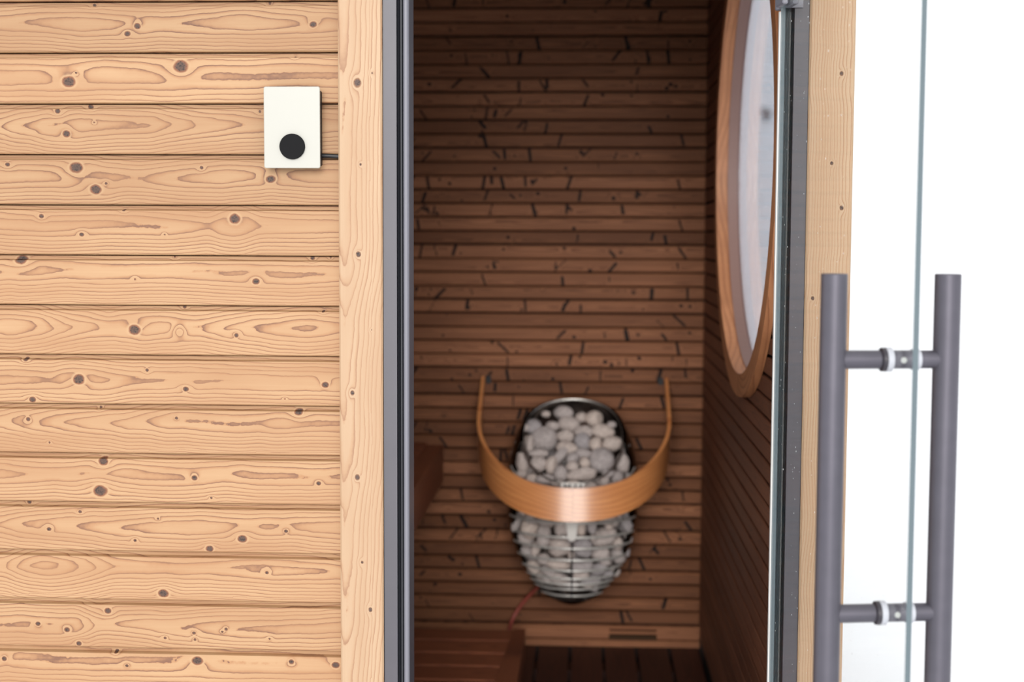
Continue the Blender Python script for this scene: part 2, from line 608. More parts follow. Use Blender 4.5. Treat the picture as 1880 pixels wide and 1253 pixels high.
# ------------------------------------------------------------------ outside ground
acc = Acc()
n = 90
rs = np.random.RandomState(5)
xs = np.concatenate([-np.geomspace(200, 2, 30), np.linspace(-1.8, 1.8, 12), np.geomspace(2, 300, 48)])
ys = np.concatenate([-np.geomspace(120, 3, 30), np.linspace(-2.8, 3.8, 16), np.geomspace(4, 400, 50)])
X, Y = np.meshgrid(xs, ys)
dist = np.hypot(X, np.maximum(Y, 0))
Z = GROUND + 0.03 * np.sin(X * 1.3 + 1) * np.cos(Y * 0.9) * (np.hypot(X, Y) > 3.2)
rise = np.clip((dist - 18) / 120, 0, 1)
Z = Z + np.where(Y > -5, rise * rise * (3 - 2 * rise) * 26 * (1 + 0.15 * np.sin(X / 17) + 0.1 * np.cos(Y / 13)), 0)
acc.add(np.stack([X, Y, Z], -1).reshape(-1, 3), grid_faces(len(ys), len(xs)))
tag(acc.build('ground', M['snow'], smooth=True), 'white snow covering the ground and the slope behind the sauna', 'ground', kind='structure')


def ground_z(x, y):
    d = math.hypot(x, max(y, 0))
    r_ = min(max((d - 18) / 120, 0), 1)
    return GROUND + r_ * r_ * (3 - 2 * r_) * 26 * (1 + 0.15 * math.sin(x / 17) + 0.1 * math.cos(y / 13))


def shrub(px, py, size, label, seed):
    """a bare bush standing on the slope where the photo shows a dark speck"""
    r_ = CAM_R @ Vector(((px - 940) / FPX, -(py - 626.5) / FPX, -1))
    r_ /= r_.y
    t = 6.0
    while t < 220:
        p_ = CAM_C + r_ * t
        if p_.z < ground_z(p_.x, p_.y):
            break
        t += 0.2
    rnd = random.Random(seed)
    h = size * t / FPX
    base = Vector((p_.x, p_.y, ground_z(p_.x, p_.y) - 0.05))
    a = Acc(base)
    for i in range(26):
        ang, out, hh = rnd.uniform(0, 6.28), rnd.uniform(0.1, 0.6) * h, rnd.uniform(0.5, 1.0) * h
        p1 = base + Vector((math.cos(ang) * out * 0.3, math.sin(ang) * out * 0.3, hh * 0.5))
        p2 = base + Vector((math.cos(ang) * out, math.sin(ang) * out, hh))
        tube(a, [base, p1, p2], [h * 0.02, h * 0.014, h * 0.004], 5)
        for q in range(3):
            s_ = p1.lerp(p2, rnd.uniform(0, 0.8))
            tube(a, [s_, s_ + Vector((rnd.uniform(-.2, .2), rnd.uniform(-.2, .2), rnd.uniform(.05, .25))) * h], [h * 0.01, h * 0.003], 4)
    tag(a.build('bare_shrub', M['twig']), label, 'shrub')


shrub(1405, 226, 34, 'small bare shrub on the snow slope, darkest speck seen through the round window', 3)
shrub(1352, 262, 14, 'tiny bare shrub on the snow slope near the left rim of the round window', 4)
shrub(1815, 556, 16, 'small pale shrub on open snow right of the grey door handle', 5)

# ------------------------------------------------------------------ wall_front: shiplap cladding
TOPS = [7, 95, 188, 282, 375, 467, 560, 650, 740, 829, 920, 1008, 1098, 1185]
PZ = 0.0895
Z0 = 1.67912                        # bottom edge of the plank that ends at y = 95
# per plank: ring-depth points (px, D), centre line px, knots (px, py, r px)
PL = {
    0: ([(0, 1.3), (60, .9), (150, .3), (240, .9), (300, 1.35), (355, .9), (450, .2), (545, .9), (622, 1.5)], 44,
        [(252, 48, 7), (234, 62, 6), (575, 45, 7), (170, 8, 4), (493, 4, 4)]),
    1: ([(0, .4), (100, .6), (200, .3), (340, .75), (450, .86), (622, .93)], 140,
        [(126, 150, 13), (332, 122, 13), (140, 134, 3), (541, 104, 3)]),
    2: ([(0, 3.2), (30, 2.2), (60, 1.8), (80, 1.05), (90, .95), (140, .25), (210, .75), (278, 1, ), (312, 2), (362, 3), (450, 4), (622, 5.5)], 231,
        [(106, 204, 6), (122, 246, 8), (163, 195, 6), (173, 225, 2.5), (477, 205, 3.5)]),
    3: ([(0, .3), (120, .6), (175, 1), (232, 2), (262, 2), (300, 1.4), (330, 1), (410, .3), (485, 1), (497, 1.4), (508, 1), (560, .5), (622, .3)], 325,
        [(14, 302, 5), (140, 308, 12), (176, 348, 12), (195, 337, 3.5), (370, 308, 4), (497, 329, 9)]),
    4: ([(0, .5), (150, .7), (300, 1), (350, 1.5), (385, 2), (405, 1), (431, .3), (455, 1), (475, 2), (520, 2.2), (622, 2.4)], 414,
        [(76, 397, 5), (150, 431, 5), (431, 402, 11), (227, 386, 3.5), (302, 431, 2.5)]),
    5: ([(0, .95), (20, .97), (35, .5), (70, .6), (110, 1), (200, 1.2), (300, 1.25), (400, 1), (450, .92), (520, .85), (595, 1), (622, 1.2)], 501,
        [(38, 477, 11), (470, 517, 7), (572, 474, 5), (248, 513, 3), (318, 471, 3), (605, 468, 3)]),
    6: ([(0, .2), (20, 0), (75, 1), (98, 2), (130, 3), (185, 4), (205, 4.3), (214, 4), (260, 3.2), (330, 3.6), (350, 4.1), (372, 4), (413, 3), (465, 2), (541, 1), (563, .8), (585, 1), (622, 1.6)], 600,
        [(247, 606, 11), (434, 616, 5), (593, 572, 3.5), (336, 563, 4), (329, 608, -13)]),
    7: ([(0, .6), (60, .78), (95, 1), (110, .6), (145, .3), (190, .8), (205, 1.1), (240, 1.8), (330, 2.1), (345, 1.95), (360, 1.9), (380, 2.05), (450, 2.1), (622, 2.2)], 702,
        [(145, 697, 12), (47, 660, 5), (60, 734, 7), (270, 680, 4), (341, 715, 6), (597, 707, 7), (523, 733, 2.5)]),
    8: ([(0, 6.6), (22, 6), (70, 5), (123, 4), (207, 3), (273, 2), (313, 1.05), (400, .92), (480, .96), (500, .6), (530, .5), (570, .9), (622, 1)], 776,
        [(52, 770, 5), (548, 757, 8), (324, 768, 4), (182, 749, 3.5), (91, 813, 3)]),
    9: ([(0, .6), (42, 1), (100, 1.4), (145, 1), (200, .5), (300, .7), (399, 1), (415, 1.1), (440, .7), (520, .8), (580, 1), (600, 1.05), (622, .93)], 873,
        [(190, 847, 10), (184, 902, 14), (357, 878, 6), (585, 888, 5), (388, 915, 3)]),
    10: ([(0, 4), (40, 3), (133, 2), (223, 1), (300, .4), (370, .2), (453, 1), (462, 1.1), (490, .9), (522, 1.05), (532, 1), (580, .6), (622, .4)], 967,
         [(445, 990, 9), (147, 940, 4), (90, 972, 5), (385, 1008, 8), (525, 976, 4.5), (248, 993, 4), (290, 953, 3), (50, 922, 5)]),
    11: ([(0, 3.2), (12, 3), (30, 2), (55, 1), (83, .55), (111, 1), (148, 2), (178, 3), (206, 4), (250, 4.3), (300, 4.5), (380, 4.4), (435, 4), (500, 3.6), (600, 4), (622, 4.3)], 1045,
         [(300, 1090, 10), (490, 1052, 4)]),
    12: ([(0, 1), (40, .9), (70, .9), (140, 1.2), (180, 3.4), (215, 3), (325, 2), (425, 1), (520, .7), (622, .5)], 1150,
         [(198, 1122, 7), (123, 1157, 6), (70, 1146, 5), (145, 1182, 6), (303, 1172, 3.5), (356, 1163, 4), (358, 1175, 3.5), (415, 1156, 4), (408, 1161, 3), (495, 1174, 3)]),
    13: ([(0, .6), (8, 1), (30, .8), (200, .9), (350, .85), (500, .95), (622, 1.2)], 1214,
         [(8, 1210, 6), (362, 1214, 11), (233, 1223, 4), (212, 1198, 4), (535, 1216, 6), (616, 1222, 8)]),
}
acc = Acc((-0.9, 0, 1.0))
rnd = random.Random(11)
XL = -1.50
LEN = FL - XL
tones = [0.90, 1.04, 0.95, 0.93, 1.0, 1.04, 1.05, 1.04, 1.03, 1.05, 1.04, 1.06, 1.03, 1.07]
for i in range(-5, 20):
    zt = Z0 + PZ * (1 - i) - 0.0013   # top edge of plank i
    W = PZ - 0.0013
    vis = i in PL
    kn, yc, prof = [], W * 0.55, rand_prof(LEN, rnd)
    if vis:
        pr, ycp, ks = PL[i]
        prof = [(0, pr[0][1] + 1.2), (0.2, pr[0][1] + 0.8)] + [(onplane(q[0], ycp, 1, 0).x - XL, q[1]) for q in pr]
        yc = zt - onplane(311, ycp, 1, 0).z
        for kx, ky, kr in ks:
            p_ = onplane(kx, ky, 1, 0)
            kn.append((p_.x - XL, min(max(zt - p_.z, 0.002), W - 0.001), kr * 0.00096))
        kn += rand_knots(0.4, W, rnd, 2, 0)
    else:
        kn = rand_knots(LEN, W, rnd, 6, 0, 0.004, 0.01)
    board(acc, (XL, 0, zt), (1, 0, 0), (0, 0, -1), (0, -1, 0), LEN, W, 0.022, su=0.0028 if vis else 0.02,
          sv=0.0028 if vis else 0.012, prof=prof, yc=yc, k=8.2 if i not in (1, 13) else 6, knots=kn, seed=100 + i,
          tone=(tones[i] if vis else rnd.uniform(0.92, 1.05)), lip=0.0086, lip_d=0.0105, ch=0.0022)
# studs and sheathing behind the boards
acc.box((XL, 0.0222, GROUND), (-0.3532, 0.07, 2.2), tone=0.6)
wf = tag(acc.build('wall_front', M['larch']), 'pale larch wall of wide horizontal shiplap boards left of the doorway', 'wall', kind='structure')

# wall above the door
acc = Acc((0, 0, 2.1))
for i in range(2):
    board(acc, (-0.353, 0, 2.19 - i * PZ), (1, 0, 0), (0, 0, -1), (0, -1, 0), 0.737, PZ - 0.002, 0.022, prof=rand_prof(0.737, rnd), seed=300 + i,
          lip=0.0088, lip_d=0.0065, su=0.02, sv=0.01)
acc.box((-0.353, 0.0221, 2.012), (0.384, 0.07, 2.2), tone=0.6)
tag(acc.build('wall_lintel', M['larch']), 'larch boards of the wall above the glass door', 'wall', kind='structure')

# ------------------------------------------------------------------ vertical trims
def trim(name, x0, x1, prof, yc, knots, seed, label, k=5, tone=1.0, sz=0.0028):
    acc = Acc((x0, 0, 1.0))
    zt = 2.19
    L = zt - GROUND
    board(acc, (x0, -0.016, zt), (0, 0, -1), (1, 0, 0), (0, -1, 0), L, x1 - x0, 0.088, su=sz, sv=0.0028,
          prof=prof, yc=yc, k=k, knots=knots, seed=seed, ch=0.003, tone=tone)
    o = acc.build(name, M['trimwood'])
    return tag(fix_normals(o), label, 'trim board', kind='structure')


def tz(py, px=640):
    return 2.19 - onplane(px, py, 1, -0.016).z


tp = [(0, -1.6), (tz(0), -0.6), (tz(150), -0.1), (tz(300), 0.2), (tz(440), 0.4), (tz(496), 1.0), (tz(528), 2.0), (tz(577), 3.0), (tz(640), 3.3),
      (tz(700), 3.5), (tz(783), 4.0), (tz(840), 4.4), (tz(889), 5.0), (tz(945), 6.0), (tz(1010), 6.3), (tz(1080), 6.9), (tz(1105), 7.0), (tz(1130), 7.1),
      (tz(1150), 7.3), (tz(1184), 8.0), (tz(1240), 8.4), (2.35, 9.0)]
tk = []
for kx, ky, kr in [(656, 152, 9), (662, 302, 3), (658, 467, 6), (647, 722, 5), (656, 877, 6), (665, 1033, 4), (680, 1120, 5), (683, 134, 2.5), (682, 606, 2)]:
    p_ = onplane(kx, ky, 1, -0.016)
    tk.append((2.19 - p_.z, p_.x - FL, kr * 0.00095))
trim('trim_1', FL, -0.3535, tp, 0.009, tk, 501, 'pale vertical larch trim board between the cladding and the dark door frame', k=5.5)
rk = []
for kx, ky, kr in [(1545, 135, 5), (1527, 300, 4), (1545, 382, 5), (1492, 548, 4)]:
    p_ = onplane(kx, ky, 1, -0.016)
    rk.append((2.19 - p_.z, p_.x - 0.384, kr * 0.00095))
trim('trim_2', 0.384, FR, [(0, 1), (0.5, 2.2), (1.1, 1.2), (1.5, 0.4), (2.35, 1.4)], 0.085, rk, 502,
     'vertical larch trim board at the corner, seen through the open glass door', k=9, tone=1.1)

# ------------------------------------------------------------------ interior: back wall of narrow slats
SP = 0.04475
rnd = random.Random(21)
acc = Acc((-0.4, WB, 1.1))
ztop = 0.072 + SP * 50
for i in range(50):
    zt = ztop - SP * i
    gap = rnd.choice((0.0035, 0.005, 0.006, 0.0045))
    W = SP - gap
    L = WR - WL
    rich = i > 2
    kn = [(q[0] + 0.72, *q[1:]) for q in rand_knots(0.98, W, rnd, rnd.choice((4, 7, 10, 14)), 0.55, 0.003, 0.0088)]
    dz = rnd.uniform(0, 0.0035)
    board(acc, (WL, WB - 0.018 - dz, zt), (1, 0, 0), (0, 0, -1), (0, -1, 0), L, W, 0.018 + dz, su=0.0065, sv=0.0055,
          prof=rand_prof(L, rnd, 2.5), yc=W * rnd.uniform(0.2, 0.8), k=rnd.uniform(2.5, 6), knots=kn, seed=700 + i,
          tone=rnd.uniform(0.62, 1.18), ch=0.0035)
bw = tag(acc.build('wall_back', M['slat']), 'brown heat-treated slat wall at the back of the sauna', 'wall', kind='structure')
acc = Acc((0, WB + 0.03, 1))
acc.box((WL - 0.08, WB + 0.0005, GROUND), (0.465, WB + 0.07, 2.36))
tag(acc.build('wall_back_shell', M['backing']), 'dark sheathing behind the slats of the back wall', 'wall', kind='structure')

# plinth board under the slats
acc = Acc((0, WB, 0.04))
board(acc, (-0.72, WB - 0.024, 0.070), (1, 0, 0), (0, 0, -1), (0, -1, 0), WR + 0.72, 0.044, 0.0235, su=0.007, sv=0.005, prof=rand_prof(1.1, rnd), seed=41,
      knots=[(1.12, 0.015, 0.005)], tone=1.1)
board(acc, (-0.72, WB - 0.030, 0.0235), (1, 0, 0), (0, 0, -1), (0, -1, 0), WR + 0.72, 0.0235, 0.0295, su=0.02, sv=0.006, prof=rand_prof(1.1, rnd), seed=42, tone=1.05)
tag(acc.build('baseboard_back', M['slat']), 'brown skirting board at the foot of the back wall', 'baseboard', kind='structure')

# air vent let into the skirting
vx0, vx1 = onplane(1118, 1154, 1, WB - 0.03).x, onplane(1206, 1154, 1, WB - 0.03).x
v = tag(empty('air_vent', ((vx0 + vx1) / 2, WB - 0.03, 0.03)), 'small brown slotted air vent low in the back wall near the floor', 'vent')
acc = Acc()
cx = (vx0 + vx1) / 2
acc.box((vx0 - cx, -0.002, -0.005), (vx1 - cx, 0.004, 0.012))
acc.build('vent_plate', M['vent'], v)
acc = Acc()
acc.box((vx0 - cx, 0.000, 0.012), (vx1 - cx, 0.005, 0.031))
acc.build('vent_slat', M['slat'], v)
acc = Acc()
acc.box((vx0 - cx + .002, -0.0035, 0.0115), (vx1 - cx - .002, -0.0005, 0.0145))
acc.box((vx0 - cx + .002, -0.0035, 0.0255), (vx1 - cx - .002, -0.0005, 0.0295))
acc.build('vent_slot', M['ventslot'], v)

# ------------------------------------------------------------------ right wall with the round window
EY, EZ, AY, AZ = 0.955, 1.55, 0.607, 0.522     # window centre and half sizes in the wall plane
rnd = random.Random(31)
acc = Acc((WR, 1.1, 1.1))
for i in range(51):
    zt = ztop - SP * i
    gap = rnd.choice((0.005, 0.0065, 0.008))
    W = SP - gap
    y0, y1 = 0.072, WB - 0.018

    def half(z):
        return np.sqrt(np.maximum(0, 1 - ((z - EZ) / (AZ + 0.022)) ** 2)) * (AY + 0.022)
    zz = zt - np.linspace(0, W, 5)
    cut = half(zz).max() > 0.02
    segs = [(y1, y0, None, None)]
    if cut:
        segs = [(y1, EY, None, 1), (EY, y0, 1, None)]
    for ya, yb, l_, h_ in segs:
        L = ya - yb
        lo = (lambda V, zt=zt, ya=ya: ya - np.minimum(EY - half(zt - V), ya)) if l_ else None
        hi = (lambda V, zt=zt, ya=ya: ya - np.maximum(EY + half(zt - V), EY)) if h_ else None
        kn = rand_knots(L, W, rnd, 5 if L > 1.3 else 3, 0.5, 0.003, 0.006)
        board(acc, (WR, ya, zt), (0, -1, 0), (0, 0, -1), (-1, 0, 0), L, W, 0.016, su=0.012, sv=0.007,
              prof=rand_prof(L, rnd, 2.5), k=4, knots=kn, seed=900 + i, tone=rnd.uniform(0.78, 1.15), ch=0.002, lo=lo, hi=hi)
tag(acc.build('wall_right', M['slat_shaded']), 'shade-toned slat wall on the right inside the sauna, around the round window', 'wall', kind='structure')

# shell of the right wall (elliptical hole)
def ell(a, ay, az):
    return EY + ay * math.cos(a), EZ + az * math.sin(a)


def hole_plate(acc, x0, x1, ya, yb, za, zb, ay, az, n=96):
    inner = [ell(2 * math.pi * j / n, ay, az) for j in range(n)]
    outer = []
    for j in range(n):
        a = 2 * math.pi * j / n
        c, s_ = math.cos(a) * ay, math.sin(a) * az
        t = 1e9
        if c > 1e-9: t = min(t, (yb - EY) / c)
        if c < -1e-9: t = min(t, (ya - EY) / c)
        if s_ > 1e-9: t = min(t, (zb - EZ) / s_)
        if s_ < -1e-9: t = min(t, (za - EZ) / s_)
        outer.append((EY + c * t, EZ + s_ * t))
    for (cy, cz) in ((ya, za), (ya, zb), (yb, za), (yb, zb)):   # snap nearest to the corners
        j = min(range(n), key=lambda q: (outer[q][0] - cy) ** 2 + (outer[q][1] - cz) ** 2)
        outer[j] = (cy, cz)
    V, F = [], []
    for x in (x0, x1):
        V += [(x, y, z) for y, z in inner] + [(x, y, z) for y, z in outer]
    for j in range(n):
        k_ = (j + 1) % n
        F.append((j, k_, n + k_, n + j))
        F.append((2 * n + j, 3 * n + j, 3 * n + k_, 2 * n + k_))
        F.append((j, 2 * n + j, 2 * n + k_, k_))
        F.append((n + j, n + k_, 3 * n + k_, 3 * n + j))
    acc.add(V, F)


acc = Acc((0.44, 1.1, 1))
hole_plate(acc, 0.4085, 0.4360, 0.0725, WB, GROUND, 2.36, AY + 0.016, AZ + 0.016)
tag(fix_normals(acc.build('wall_right_shell', M['backing'])), 'outer sheathing of the right wall around the round window', 'wall', kind='structure')

win = tag(empty('window_1', (WR, EY, EZ)), 'large round window in the right sauna wall with snow outside', 'window', kind='structure')


def ell_ring(acc, profile, n=128, seed=0):
    """profile: (x, offset from the opening edge) closed loop swept round the ellipse"""
    V, Rg = [], []
    for (x, off) in profile:
        for j in range(n):
            a = 2 * math.pi * j / n
            y, z = ell(a, AY + off, AZ + off)
            V.append((x - WR, y - EY, z - EZ))
            w = a * 0.6
            Rg.append(x * 60 + off * 55 + 1.2 * math.sin(a * 4 + seed) + 0.5 * math.sin(a * 9 + 2))
    F = grid_faces(len(profile), n, wrap_r=True, wrap_c=True)
    tone = np.tile(np.array([0.9 if int(j / n * 8) % 2 else 1.06 for j in range(n)]), len(profile))
    acc.add(V, F, ring=np.array(Rg), tone=tone)


acc = Acc()
ell_ring(acc, [(WR - 0.019, 0.001), (WR - 0.019, 0.028), (WR - 0.019, 0.055), (WR - 0.001, 0.056), (WR - 0.001, 0.001)])
o = fix_normals(acc.build('window_trim', M['ringwood'], win))
acc = Acc()
ell_ring(acc, [(WR - 0.0188, 0.0003), (WR + 0.0, 0.0003), (WR + 0.018, 0.0003), (WR + 0.030, 0.0003), (WR + 0.044, 0.0003), (WR + 0.044, 0.015), (WR + 0.016, 0.015), (WR - 0.0188, 0.0009)], seed=2)
fix_normals(acc.build('window_jamb', M['ringwood'], win))
acc = Acc()
ell_ring(acc, [(WR + 0.013, -0.002), (WR + 0.013, 0.0), (WR + 0.0445, 0.0), (WR + 0.0445, -0.002)], seed=3)
o = fix_normals(acc.build('window_frame', simple('mauve_window_bead', srgb(150, 118, 108), 0.5), win))
acc = Acc()
n = 96
V = [(0.039, (AY - 0.0025) * math.cos(2 * math.pi * j / n), (AZ - 0.0025) * math.sin(2 * math.pi * j / n)) for j in range(n)]
V += [(0.043, y, z) for _, y, z in V]
acc.add(V, [tuple(range(n)), tuple(reversed(range(n, 2 * n)))] + [(j, n + j, n + (j + 1) % n, (j + 1) % n) for j in range(n)])
fix_normals(acc.build('window_pane', M['window_glass'], win))

# ------------------------------------------------------------------ left wall, inner front wall, ceiling, roof
acc = Acc((WL, 1.1, 1.1))
for i in range(51):
    zt = ztop - SP * i
    board(acc, (WL, 0.09, zt), (0, 1, 0), (0, 0, -1), (1, 0, 0), WB - 0.11, SP - 0.006, 0.016, su=0.12, sv=0.02,
          prof=rand_prof(2, rnd, 2.5), seed=1200 + i, tone=rnd.uniform(0.85, 1.15), ch=0.002)
acc.box((WL - 0.08, 0.0, GROUND), (WL - 0.0165, WB + 0.07, 2.36), tone=0.4)
tag(acc.build('wall_left', M['slat_shaded']), 'brown slat wall on the left inside the sauna', 'wall', kind='structure')
acc = Acc((-0.8, 0.08, 1.1))
for i in range(51):
    zt = ztop - SP * i
    board(acc, (-0.36, 0.087, zt), (-1, 0, 0), (0, 0, -1), (0, 1, 0), -0.36 - WL, SP - 0.006, 0.016, su=0.12, sv=0.02,
          prof=rand_prof(1, rnd, 2.5), seed=1300 + i, tone=rnd.uniform(0.85, 1.15), ch=0.002)
tag(acc.build('wall_inner_front', M['slat_shaded']), 'brown slats on the inside of the front wall', 'wall', kind='structure')
acc = Acc((-0.4, 1.1, CEIL))
for i in range(18):
    x = WL + 0.095 * i
    board(acc, (x, 0.07, CEIL), (0, 1, 0), (1, 0, 0), (0, 0, -1), WB - 0.07, 0.09, 0.018, su=0.12, sv=0.03,
          prof=rand_prof(2, rnd), seed=1400 + i, tone=rnd.uniform(0.85, 1.1))
acc.box((WL, 0.0, CEIL + 0.0185), (0.46, WB, CEIL + 0.07), tone=0.5)
tag(acc.build('ceiling', M['slat_shaded']), 'brown board ceiling of the sauna', 'ceiling', kind='structure')
acc = Acc((-0.4, 1.0, 2.4))
acc.box((-1.6, -0.12, 2.375), (0.62, WB + 0.25, 2.46))
acc.box((-1.6, -0.12, 2.30), (0.62, -0.09, 2.46))
acc.box((-1.5, 0.0, 2.2165), (-0.432, 0.069, 2.375))
acc.box((-0.4318, 0.0, 2.1905), (0.46, 0.069, 2.375))
tag(acc.build('roof', M['plaster']), 'flat roof with a short eave above the front wall', 'roof', kind='structure')

# ------------------------------------------------------------------ floor boards along the room
acc = Acc((0, 1.1, 0))
pitch = 0.1085
xg = onplane(1107, 1184, 1, WB).x
rnd = random.Random(77)
for i in range(-12, 4):
    x0 = xg + pitch * i + 0.006
    x1 = min(x0 + pitch - 0.012, WR - 0.006)
    if x1 - x0 < 0.02 or x0 < WL:
        continue
    board(acc, (x0, WB - 0.034, 0.0), (0, -1, 0), (1, 0, 0), (0, 0, 1), WB - 0.034 - 0.075, x1 - x0, 0.028, su=0.02, sv=0.012,
          prof=rand_prof(2, rnd), seed=1500 + i, k=4, tone=rnd.uniform(0.85, 1.15), knots=rand_knots(2, 0.09, rnd, 3, 0))
acc.box((WL, 1.95, -0.07), (WR, 2.04, -0.029), tone=0.8)
acc.box((WL, 0.9, -0.07), (WR, 0.96, -0.029), tone=0.8)
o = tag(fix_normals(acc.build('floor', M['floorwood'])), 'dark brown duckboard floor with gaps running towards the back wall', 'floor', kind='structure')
acc = Acc((0, 1, -0.1))
acc.box((WL, 0.0, GROUND - 0.05), (0.46, WB, -0.1))
tag(acc.build('subfloor', M['backing']), 'black underfloor below the gaps of the duckboards', 'floor', kind='structure')

# ------------------------------------------------------------------ benches
def slat_bench(name, label, x0, x1, ya, yb, zt, pitch, gap, fx0, fx1, ftop, fbot, angled=0.0, seed=0, fy=None):
    b_ = tag(empty(name, (x1, (ya + yb) / 2, 0 if fbot < 0.2 else fbot)), label, 'bench')
    bo = Vector(b_.location)
    acc = Acc()
    y = yb
    rr = random.Random(seed)
    k_ = 0
    while y - 0.03 > ya:
        W = min(pitch - gap, y - ya)
        xe = x1 - angled * (yb - y)
        board(acc, Vector((x0, y, zt)) - bo, (1, 0, 0), (0, -1, 0), (0, 0, 1), xe - x0, W, 0.026, su=0.01, sv=0.01,
              prof=rand_prof(1.2, rr, 3), k=5, knots=rand_knots(xe - x0, W, rr, 2, 0), seed=seed + k_, tone=rr.uniform(0.9, 1.1), ch=0.003)
        y -= pitch
        k_ += 1
    fix_normals(acc.build('seat', M['benchwood'], b_))
    # front board, its inner edge follows the ends of the slats
    acc = Acc()
    n = 12
    V, F = [], []
    Rg = []
    for i in range(n + 1):
        yy = yb - (yb - ya) * i / n
        xi = fx0 - angled * (yb - yy)
        for (x, z) in ((xi, fbot), (fx1, fbot), (fx1, ftop), (xi, ftop)):
            V.append(tuple(Vector((x, yy, z)) - bo))
            Rg.append(z * 60 + i * 0.13)
    F = grid_faces(n + 1, 4, wrap_c=True) + [(3, 2, 1, 0), tuple(n * 4 + q for q in range(4))]
    acc.add(V, F, ring=np.array(Rg), tone=0.85)
    fix_normals(acc.build('front_board', M['benchwood'], b_))
    for yy in (yb - 0.12, ya + 0.12):
        acc = Acc()
        acc.box(Vector((x0 + 0.01, yy - 0.02, max(fbot, zt - 0.09))) - bo, Vector((fx0 - angled * (yb - ya) - 0.002, yy + 0.02, zt - 0.0265)) - bo, tone=0.7)
        acc.build('bearer', M['benchwood'], b_)
    return b_, bo


# low step bench
b1, bo = slat_bench('step_bench', 'low slatted brown step bench on the sauna floor below the heater', WL + 0.02, -0.2125, 0.35, 1.92, 0.108, 0.131, 0.013,
                    -0.2115, -0.176, 0.112, 0.028, angled=0.052, seed=61)
for yy in (0.5, 1.75):
    for xx in (-0.29, -1.2):
        acc = Acc()
        acc.box(Vector((xx - 0.02, yy - 0.02, 0.0005)) - bo, Vector((xx + 0.02, yy + 0.02, 0.0815)) - bo, tone=0.7)
        acc.build('foot', M['benchwood'], b1)
# upper bench fixed between the walls
b2, bo = slat_bench('upper_bench', 'high brown wooden bench end left of the heater, with a tall front board', WL + 0.001, -0.51, 0.2, 2.12, 0.676, 0.12, 0.008,
                    -0.509, -0.457, 0.668, 0.548, seed=62)

# ------------------------------------------------------------------ door: frame, glass leaf, pull handle
door = tag(empty('door_1', (0, 0, 0)), 'open glass sauna door with a dark grey frame and long pull handle', 'door', kind='structure')


def extrude(acc, poly, z0, z1, mi=0):
    n = len(poly)
    V = [(x, y, z0) for x, y in poly] + [(x, y, z1) for x, y in poly]
    F = [tuple(reversed(range(n))), tuple(range(n, 2 * n))] + [(j, (j + 1) % n, n + (j + 1) % n, n + j) for j in range(n)]
    acc.add(V, F, mi=mi)


FT = 1.98
acc = Acc()
# left post face, right post face, head
extrude(acc, [(-0.3525, -0.010), (-0.3290, -0.010), (-0.3290, 0.004), (-0.3085, 0.004), (-0.3085, 0.07), (-0.3525, 0.07)], -0.02, FT + 0.03)
extrude(acc, [(0.3585, -0.010), (0.3835, -0.010), (0.3835, 0.07), (0.350, 0.07), (0.350, 0.012), (0.3585, 0.012)], -0.02, FT + 0.03)
acc.box((-0.3085, -0.010, FT), (0.350, 0.07, FT + 0.03))
acc.box((-0.3085, 0.012, -0.03), (0.350, 0.07, -0.005))
fr = smooth_by_angle(fix_normals(acc.build('frame', M['alu'], door)))
# left gasket ribs and rounded lip
acc = Acc()
extrude(acc, [(-0.3288, -0.003), (-0.3258, -0.006), (-0.3240, -0.002), (-0.3222, -0.006), (-0.3200, -0.006), (-0.3180, -0.002), (-0.3180, 0.0038), (-0.3288, 0.0038)], -0.005, FT)
g = fix_normals(acc.build('gasket', M['gasket'], fr))
acc = Acc()
ax_, r_ = -0.3128, 0.0052
extrude(acc, [(ax_ + r_ * math.cos(a), -0.003 + r_ * 1.2 * math.sin(a)) for a in [math.pi * 2 * q / 16 for q in range(16)]], -0.005, FT)
smooth_by_angle(fix_normals(acc.build('lip', M['lip'], fr)), 50)
# right side: dark seal with fine ribs
acc = Acc()
poly = [(0.3583, 0.0118)]
nr = 7
for q in range(nr):
    x = 0.3583 - 0.022 * q / nr
    poly += [(x, 0.0), (x - 0.0018, -0.0025), (x - 0.0025, 0.001)]
poly += [(0.3363, 0.001), (0.3363, 0.004), (0.3495, 0.0118)]
extrude(acc, poly, -0.005, FT)
fix_normals(acc.build('gasket', M['ribgasket'], fr))

# leaf, opened outwards: local x along the leaf from the hinge, local y = thickness, turned about the hinge
HP = Vector((0.3325, -0.018, 0))
LU = Vector((0.1408, -0.9900, 0)).normalized()
LN = Vector((0.9900, 0.1408, 0)).normalized()
LW, GT, ZB, ZT = 0.648, 0.008, 0.01, 1.955


def lp(u, nn, z):
    return tuple(HP + LU * u + LN * nn + Vector((0, 0, z)))


def leaf_box(acc, a, b_, mi=0):
    V = [lp(u, nn, z) for z in (a[2], b_[2]) for (u, nn) in ((a[0], a[1]), (b_[0], a[1]), (b_[0], b_[1]), (a[0], b_[1]))]
    acc.add(V, [(3, 2, 1, 0), (4, 5, 6, 7), (0, 1, 5, 4), (1, 2, 6, 5), (2, 3, 7, 6), (3, 0, 4, 7)], mi=mi)


